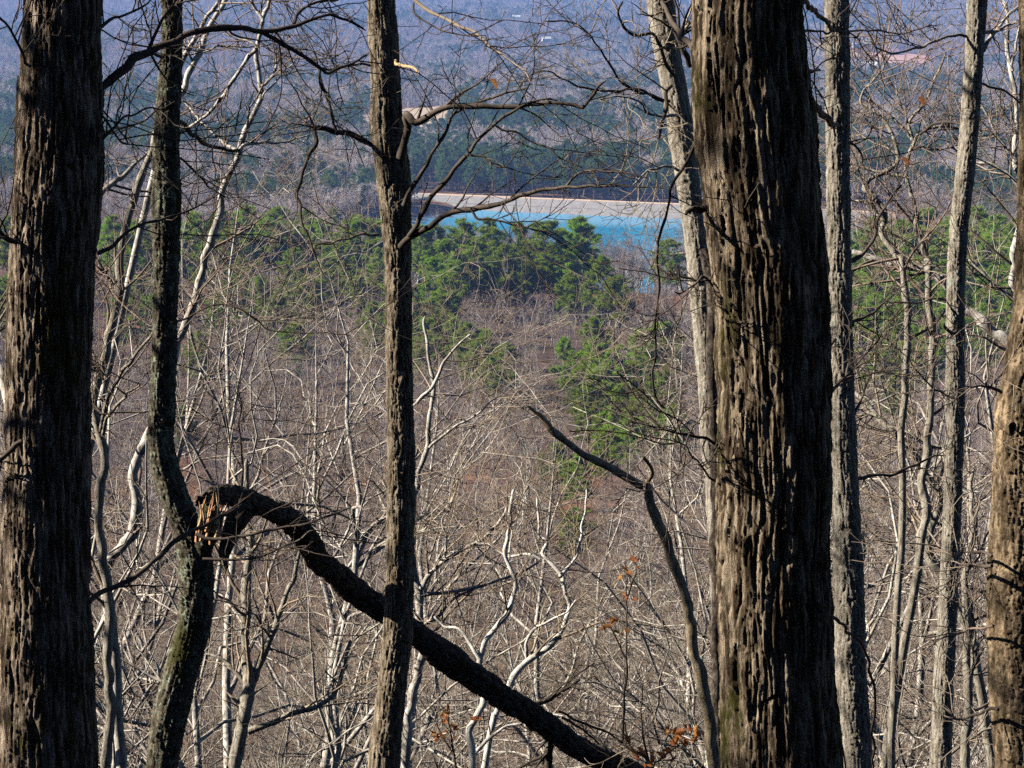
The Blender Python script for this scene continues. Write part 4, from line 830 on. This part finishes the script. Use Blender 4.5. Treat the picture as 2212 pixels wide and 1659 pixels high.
pale('crooked pale tree rising between the left trunk and the lichen crusted tree', 14.5, crop('C1', [(665, 1659), (690, 1300), (680, 900), (675, 620), (640, 350), (635, 50)]) + crop('B1', [(640, 1320), (625, 1150), (605, 960), (640, 800), (690, 620), (720, 430), (750, 250), (770, 100)]) + crop('A1', [(800, 1500), (840, 1320), (880, 1180), (940, 1060), (980, 930), (1000, 850), (1060, 760)]), 22, 14,
     [(crop('B1', [(640, 1140), (680, 950), (740, 850), (830, 700), (940, 560), (1010, 440)]), 12, 4, -1), (crop('B1', [(650, 1170), (700, 1030), (800, 920), (900, 840)]), 9, 4, -1), (crop('A1', [(620, 1260), (700, 1190), (790, 1110), (880, 1010), (940, 960)]), 14, 6, 1),
      (crop('B1', [(740, 200), (680, 140), (610, 90)]), 10, 6, 0), (crop('B1', [(640, 800), (600, 750), (560, 690)]), 10, 6, 0)], M_GREY, M_TWIG)
pale('tall zigzag pale tree behind the lichen crusted tree reaching the top edge', 18.0, crop('C1', [(720, 900), (690, 600), (680, 420), (710, 330), (790, 250), (850, 170), (865, 60)]) + crop('B1', [(850, 1580), (830, 1440), (860, 1300), (930, 1150), (1020, 950), (1100, 700), (1120, 560), (1180, 440), (1210, 330), (1240, 220), (1280, 110)]) + crop('A1', [(1300, 1600), (1330, 1530), (1370, 1420), (1395, 1330), (1390, 1250), (1405, 1170), (1440, 1080), (1495, 1000), (1515, 945), (1545, 860), (1575, 790), (1625, 700), (1652, 600), (1640, 520), (1625, 430), (1632, 330), (1652, 230), (1672, 120), (1690, 0), (1710, -120)]), 24, 8,
     [(crop('A1', [(1510, 950), (1600, 905), (1730, 890), (1830, 885), (1950, 860)]), 8, 3, .8), (crop('A1', [(1510, 955), (1430, 920), (1340, 830), (1270, 750), (1180, 680), (1110, 600)]), 8, 3, .8), (crop('A1', [(1650, 545), (1720, 480), (1760, 390), (1790, 340)]), 7, 3),
      (crop('A1', [(1630, 300), (1560, 260), (1490, 240), (1410, 205)]), 6, 3), (crop('A1', [(1620, 310), (1560, 390), (1500, 480), (1420, 590), (1350, 690), (1280, 760), (1200, 810)]), 9, 6, .4), (crop('A1', [(1660, 140), (1610, 60), (1570, -20)]), 8, 4),
      (crop('A1', [(1660, 610), (1740, 520), (1800, 440), (1880, 380)]), 4, 2)], M_PALE, M_RTWIG)
pale('pale forked tree leaning right behind the top of the lichen crusted tree', 21.0, crop('A1', [(1040, 800), (1110, 660), (1150, 590), (1190, 500), (1235, 400), (1285, 330), (1295, 230), (1330, 160), (1385, 70), (1430, 0), (1480, -90)]), 15, 9,
     [(crop('A1', [(1080, 560), (1120, 470), (1170, 340), (1230, 240), (1290, 120), (1370, 20), (1420, -60)]), 12, 8), (crop('A1', [(1285, 330), (1390, 295), (1500, 300), (1620, 290), (1740, 270)]), 6, 3)], M_PALE, M_RTWIG)
pale('grey forked tree at the bottom under the broken log left of the middle trunk', 17.0, crop('C1', [(1480, 1659), (1530, 1400), (1560, 1150), (1550, 900), (1560, 600), (1570, 350), (1560, 130), (1540, -60), (1560, -300)]), 30, 10,
     [(crop('C1', [(1590, 1140), (1660, 950), (1740, 780), (1800, 620), (1860, 450), (1900, 250)]), 18, 8), (crop('C1', [(1570, 1430), (1700, 1370), (1850, 1310), (2000, 1260), (2120, 1170), (2190, 1000), (2212, 850)]), 15, 6), (crop('C1', [(1560, 1150), (1480, 1050), (1390, 980), (1290, 950)]), 11, 5)], M_GREY, M_TWIG)
pale('twisted bone pale tree crossing behind the log in the bottom centre', 15.0, crop('C2', [(850, 1659), (840, 1500), (870, 1380), (940, 1260), (930, 1130), (900, 1010), (930, 870), (1030, 760), (1090, 640), (1108, 450), (1060, 310), (1070, 150), (1090, 20), (1120, -120)]), 17, 7,
     [(crop('C2', [(895, 970), (830, 860), (770, 780), (670, 745), (600, 690)]), 9, 4, .5), (crop('C2', [(870, 1570), (960, 1480), (1060, 1410), (1170, 1380)]), 9, 5, .2), (crop('C2', [(1085, 300), (1100, 240), (1110, 150)]), 5, 2)], M_BONE, M_TWIG, k=(7, 3, 2))
pale('bone pale tree with contorted forks right of the bottom centre behind the log', 16.0, crop('C2', [(1000, 1320), (1070, 1130), (1130, 1040), (1200, 970), (1300, 890), (1390, 800), (1440, 700), (1450, 610), (1410, 500), (1400, 450), (1330, 370), (1290, 320), (1320, 240), (1262, 190), (1250, 60), (1240, -60)]), 15, 5,
     [(crop('C2', [(1200, 970), (1195, 870), (1240, 780), (1330, 730), (1470, 660), (1520, 590)]), 8, 3, .1), (crop('C2', [(1405, 455), (1450, 400), (1500, 320), (1535, 200), (1530, 130), (1560, 0), (1570, -120)]), 8, 4, .5), (crop('C2', [(1280, 340), (1190, 305), (1090, 320), (1040, 300), (970, 250), (890, 240)]), 7, 3, .5)], M_BONE, M_TWIG, k=(7, 3, 2))
pale('grey green many limbed tree just right of the middle trunk low down', 17.5, crop('C2', [(430, 1659), (440, 1400), (470, 1150), (520, 950), (500, 760), (520, 580), (500, 480), (485, 300), (490, 100)]) + crop('B2', [(505, 1480), (510, 1400), (560, 1250), (590, 1000), (620, 850), (590, 700), (570, 560), (540, 420)]), 22, 6,
     [(crop('C2', [(530, 530), (620, 400), (720, 310), (830, 250), (940, 180), (1030, 80), (1080, 0)]), 11, 5), (crop('C2', [(530, 570), (700, 560), (860, 520), (1050, 470), (1180, 420), (1280, 360)]), 9, 4), (crop('C2', [(520, 760), (640, 700), (740, 600), (850, 540)]), 9, 4), (crop('B2', [(580, 1250), (680, 1160), (760, 1100), (880, 1040), (1010, 930)]), 7, 3),
      (crop('C2', [(680, 330), (690, 200), (660, 100), (720, 20)]), 6, 3), (crop('B2', [(500, 970), (580, 880), (640, 770), (740, 640), (850, 540)]), 9, 4)], M_PALE, M_TWIG)
pale('pale crooked tree between the two slim trunks at the right', 16.5, crop('C3', [(1560, 200), (1600, 50)]) + crop('B3', [(1560, 1500), (1590, 1300), (1600, 1000), (1620, 700), (1630, 400), (1610, 120)]) + crop('A3', [(1620, 1659), (1570, 1550), (1530, 1440), (1530, 1330), (1490, 1200), (1470, 1100), (1500, 940), (1490, 860), (1480, 780), (1600, 620), (1680, 420), (1720, 300)]), 20, 4,
     [(crop('A3', [(1515, 925), (1560, 850), (1640, 800), (1760, 790), (1840, 795)]), 8, 4, .2), (crop('A3', [(1460, 1120), (1330, 1100), (1200, 1070), (1110, 1060)]), 8, 4), (crop('A3', [(1490, 870), (1400, 770), (1320, 700), (1230, 650)]), 6, 3), (crop('A3', [(1510, 935), (1640, 945), (1760, 930), (1820, 980)]), 6, 3), (crop('A3', [(1480, 780), (1420, 620), (1400, 480)]), 4, 2)], M_GREY, M_RTWIG, k=(11, 4, 2))
pale('dark and white S curved tree behind the slim trunk at the right', 15.0, crop('B3', [(1460, 900), (1470, 500), (1450, 200), (1440, 60)]) + crop('A3', [(1420, 1640), (1370, 1560), (1320, 1480), (1335, 1400), (1310, 1300), (1250, 1230), (1200, 1190), (1270, 1100), (1350, 1050), (1400, 980), (1370, 860), (1310, 760), (1220, 685), (1150, 660)]), 16, 6,
     [(crop('A3', [(1320, 1390), (1220, 1300), (1110, 1275)]), 9, 4), (crop('A3', [(1220, 690), (1180, 620), (1260, 520), (1330, 420), (1310, 300)]), 5, 2.5)], M_GREY, M_RTWIG, k=(11, 4, 2))
pale('thick lichen spotted limb slanting down to the right behind the slim curved trunk', 18.0, crop('B3', [(2400, 900), (2230, 700), (2110, 590), (2000, 520), (1900, 420), (1830, 370), (1720, 240), (1640, 180), (1550, 130), (1420, 80), (1300, 55), (1190, 30), (1130, 10)]), 26, 11,
     [(crop('B3', [(1640, 180), (1600, 100), (1600, 0), (1560, -100)]), 10, 5), (crop('B3', [(1420, 80), (1400, 0), (1380, -80)]), 7, 4)], M_PALE, M_TWIG)
pale('white limbed tree leaning left low between the slim trunks', 17.0, crop('C3', [(1900, 900), (1750, 500), (1600, 250)]) + crop('B3', [(1690, 1560), (1580, 1400), (1480, 1250), (1370, 1130), (1290, 1040), (1220, 960), (1150, 920), (1080, 850)]), 22, 7,
     [(crop('B3', [(1690, 1250), (1560, 1190), (1480, 1150), (1370, 1130)]), 11, 7), (crop('B3', [(1300, 1060), (1220, 1040), (1150, 1045)]), 8, 5)], M_GREY, M_TWIG, k=(11, 4, 2))
pale('forked pale tree at the right edge behind the tan trunk', 15.5, crop('B3', [(2212, 700), (2190, 400), (2150, 150)]) + crop('A3', [(2200, 1350), (2190, 1200), (2170, 1000), (2160, 800), (2150, 600), (2130, 400), (2100, 150), (2060, 0)]), 16, 7,
     [(crop('A3', [(2200, 1210), (2150, 1140), (2090, 1080), (2000, 1030), (1910, 1005)]), 10, 6), (crop('B3', [(2150, 320), (2050, 240), (1950, 150), (1860, 60)]), 10, 5), (crop('A3', [(2180, 1050), (2080, 920), (1990, 760), (1930, 660)]), 7, 4), (crop('A3', [(2140, 450), (2180, 250), (2230, 60)]), 7, 4)], M_PALE, M_RTWIG)
pale('grey double stemmed tree low at the right between slim trunk and tan trunk', 16.0, crop('C3', [(1840, 1659), (1850, 1350), (1850, 1000), (1840, 700), (1850, 400), (1880, 150)]) + crop('B3', [(1890, 1500), (1910, 1350)]), 22, 8,
     [(crop('C3', [(1870, 1200), (1900, 900), (1870, 600)]), 9, 5), (crop('C3', [(1740, 1580), (1850, 1500), (1960, 1430), (2040, 1400)]), 8, 4)], M_GREY, M_RTWIG, k=(11, 4, 3))
pale('leaning pale trunk at the left edge behind the thick left trunk', 13.0, crop('B1', [(120, 1300), (60, 1000), (0, 800), (-60, 600)]) + crop('A1', [(-40, 1300), (-20, 1000), (60, 930), (100, 900)])[:1], 22, 12, [], M_PALE, M_TWIG)

# a small oak sapling still holding orange leaves at the bottom
def leaf_mesh():
    out = [(0, 0), (.16, .08), (.10, .22), (.30, .30), (.20, .48), (.34, .60), (.18, .76), (.10, .9), (0, 1)]
    pts = out + [(-x, y) for x, y in out[-2:0:-1]]; V = []; F = []
    for x, y in pts: V.append((x * .09, y * .09, .012 * math.sin(y * 3) + .018 * abs(x) * 3))
    c = len(V); V.append((0, .045, 0)); n = len(pts)
    F = [(c, i, (i + 1) % n) for i in range(n)]
    return mesh('leaf', V, F, M_LEAF)
LEAF = leaf_mesh(); lgn = np.random.default_rng(15)
def leaves(t, spots, Y, spread, n, s=.62):
    for dx, dy in spots:
        for i in range(n):
            p = at(dx + lgn.normal() * spread, dy + lgn.normal() * spread * .8, Y + lgn.normal() * .04)
            o = link('leaf', LEAF, t['o'], tuple(p - t['base'])); o.rotation_euler = tuple(lgn.uniform(0, 6.28, 3)); q = s * lgn.uniform(.7, 1.25); o.scale = (q, q, q)
def sapling(label, Y, stem, limbs, spots, n, spread):
    t = tree('oak_sapling', label, 'sapling'); limb(t, stem, 7, 3, Y, Y, M_DARK, name='stem', n=40)
    for l in limbs: limb(t, l, 4, 2, Y, Y + .1, M_DARK)
    twigs(t, M_TWIG, (7, 3), (.1, .35)); leaves(t, spots, Y, spread, n)
sapling('small oak sapling with orange dead leaves at the foot of the thickest trunk', 11.0, [(1440, 1900), (1430, 1750), (1400, 1640), (1385, 1560), (1390, 1480)], [[(1410, 1660), (1460, 1620), (1490, 1580)], [(1400, 1640), (1360, 1620), (1330, 1600)]],
        [(1375, 1620), (1395, 1645), (1470, 1600), (1490, 1575), (1440, 1630), (1455, 1590)], 7, 9)
sapling('thin oak sapling with a few orange leaves beside the log low in the centre', 13.0, [(1000, 1850), (990, 1700), (975, 1600), (965, 1520)], [[(985, 1640), (950, 1580), (945, 1540)]], [(962, 1542), (945, 1585), (980, 1582), (968, 1560), (1028, 1555)], 4, 6)
sapling('thin oak sapling with scattered brown leaves right of the contorted pale tree', 13.5, [(1330, 1900), (1345, 1600), (1350, 1400), (1355, 1250)], [[(1350, 1420), (1320, 1360), (1290, 1340)], [(1352, 1300), (1372, 1230), (1380, 1190)]], [(1372, 1215), (1350, 1230), (1325, 1340), (1345, 1370), (1360, 1290), (1300, 1350)], 3, 8)
for t, spots in ((t3, [(1072, 192)]), (t7, [(1995, 230), (1960, 360)])):
    for dx, dy in spots:
        p = at(dx, dy, 11.1 if t is t3 else 12.0); o = link('leaf', LEAF, t['o'], tuple(p - t['base'])); o.rotation_euler = (1.1, .4, 2.0); o.scale = (.75, .75, .75)

# trees of the same slope outside the frame whose crowns throw the dappled shade
for j, (x, y, h, i) in enumerate([(-4.6, 7.6, 15, 3), (-8.5, 7.2, 17, 7), (-9.0, 9.2, 16, 1), (-7.2, 14.5, 15, 5)]):
    slope_tree(x, y, h, i, 'bare tree just outside the left of the view shading the trunks', 'trees outside the frame')

# ------------------------------------------------------------------ air
hz = bpy.data.meshes.new('haze'); x0, x1, y0, y1, z0, z1 = -5600, 5600, -75, 8300, -160, 105
hz = mesh('haze', [(x, y, z) for z in (z0, z1) for y in (y0, y1) for x in (x0, x1)], [(0, 2, 3, 1), (4, 5, 7, 6), (0, 1, 5, 4), (2, 6, 7, 3), (0, 4, 6, 2), (1, 3, 7, 5)], [], smooth=False)
hm = bpy.data.materials.new('pale_air'); hm.use_nodes = True; hn = hm.node_tree
hn.nodes.remove(hn.nodes['Principled BSDF']); pv = hn.nodes.new('ShaderNodeVolumePrincipled')
pv.inputs['Color'].default_value = (.28, .47, 1.0, 1); pv.inputs['Density'].default_value = .000122; pv.inputs['Anisotropy'].default_value = 0.0
hn.links.new(pv.outputs[0], hn.nodes['Material Output'].inputs['Volume'])
hz.materials.append(hm); ho = link('haze', hz); ho['kind'] = 'stuff'
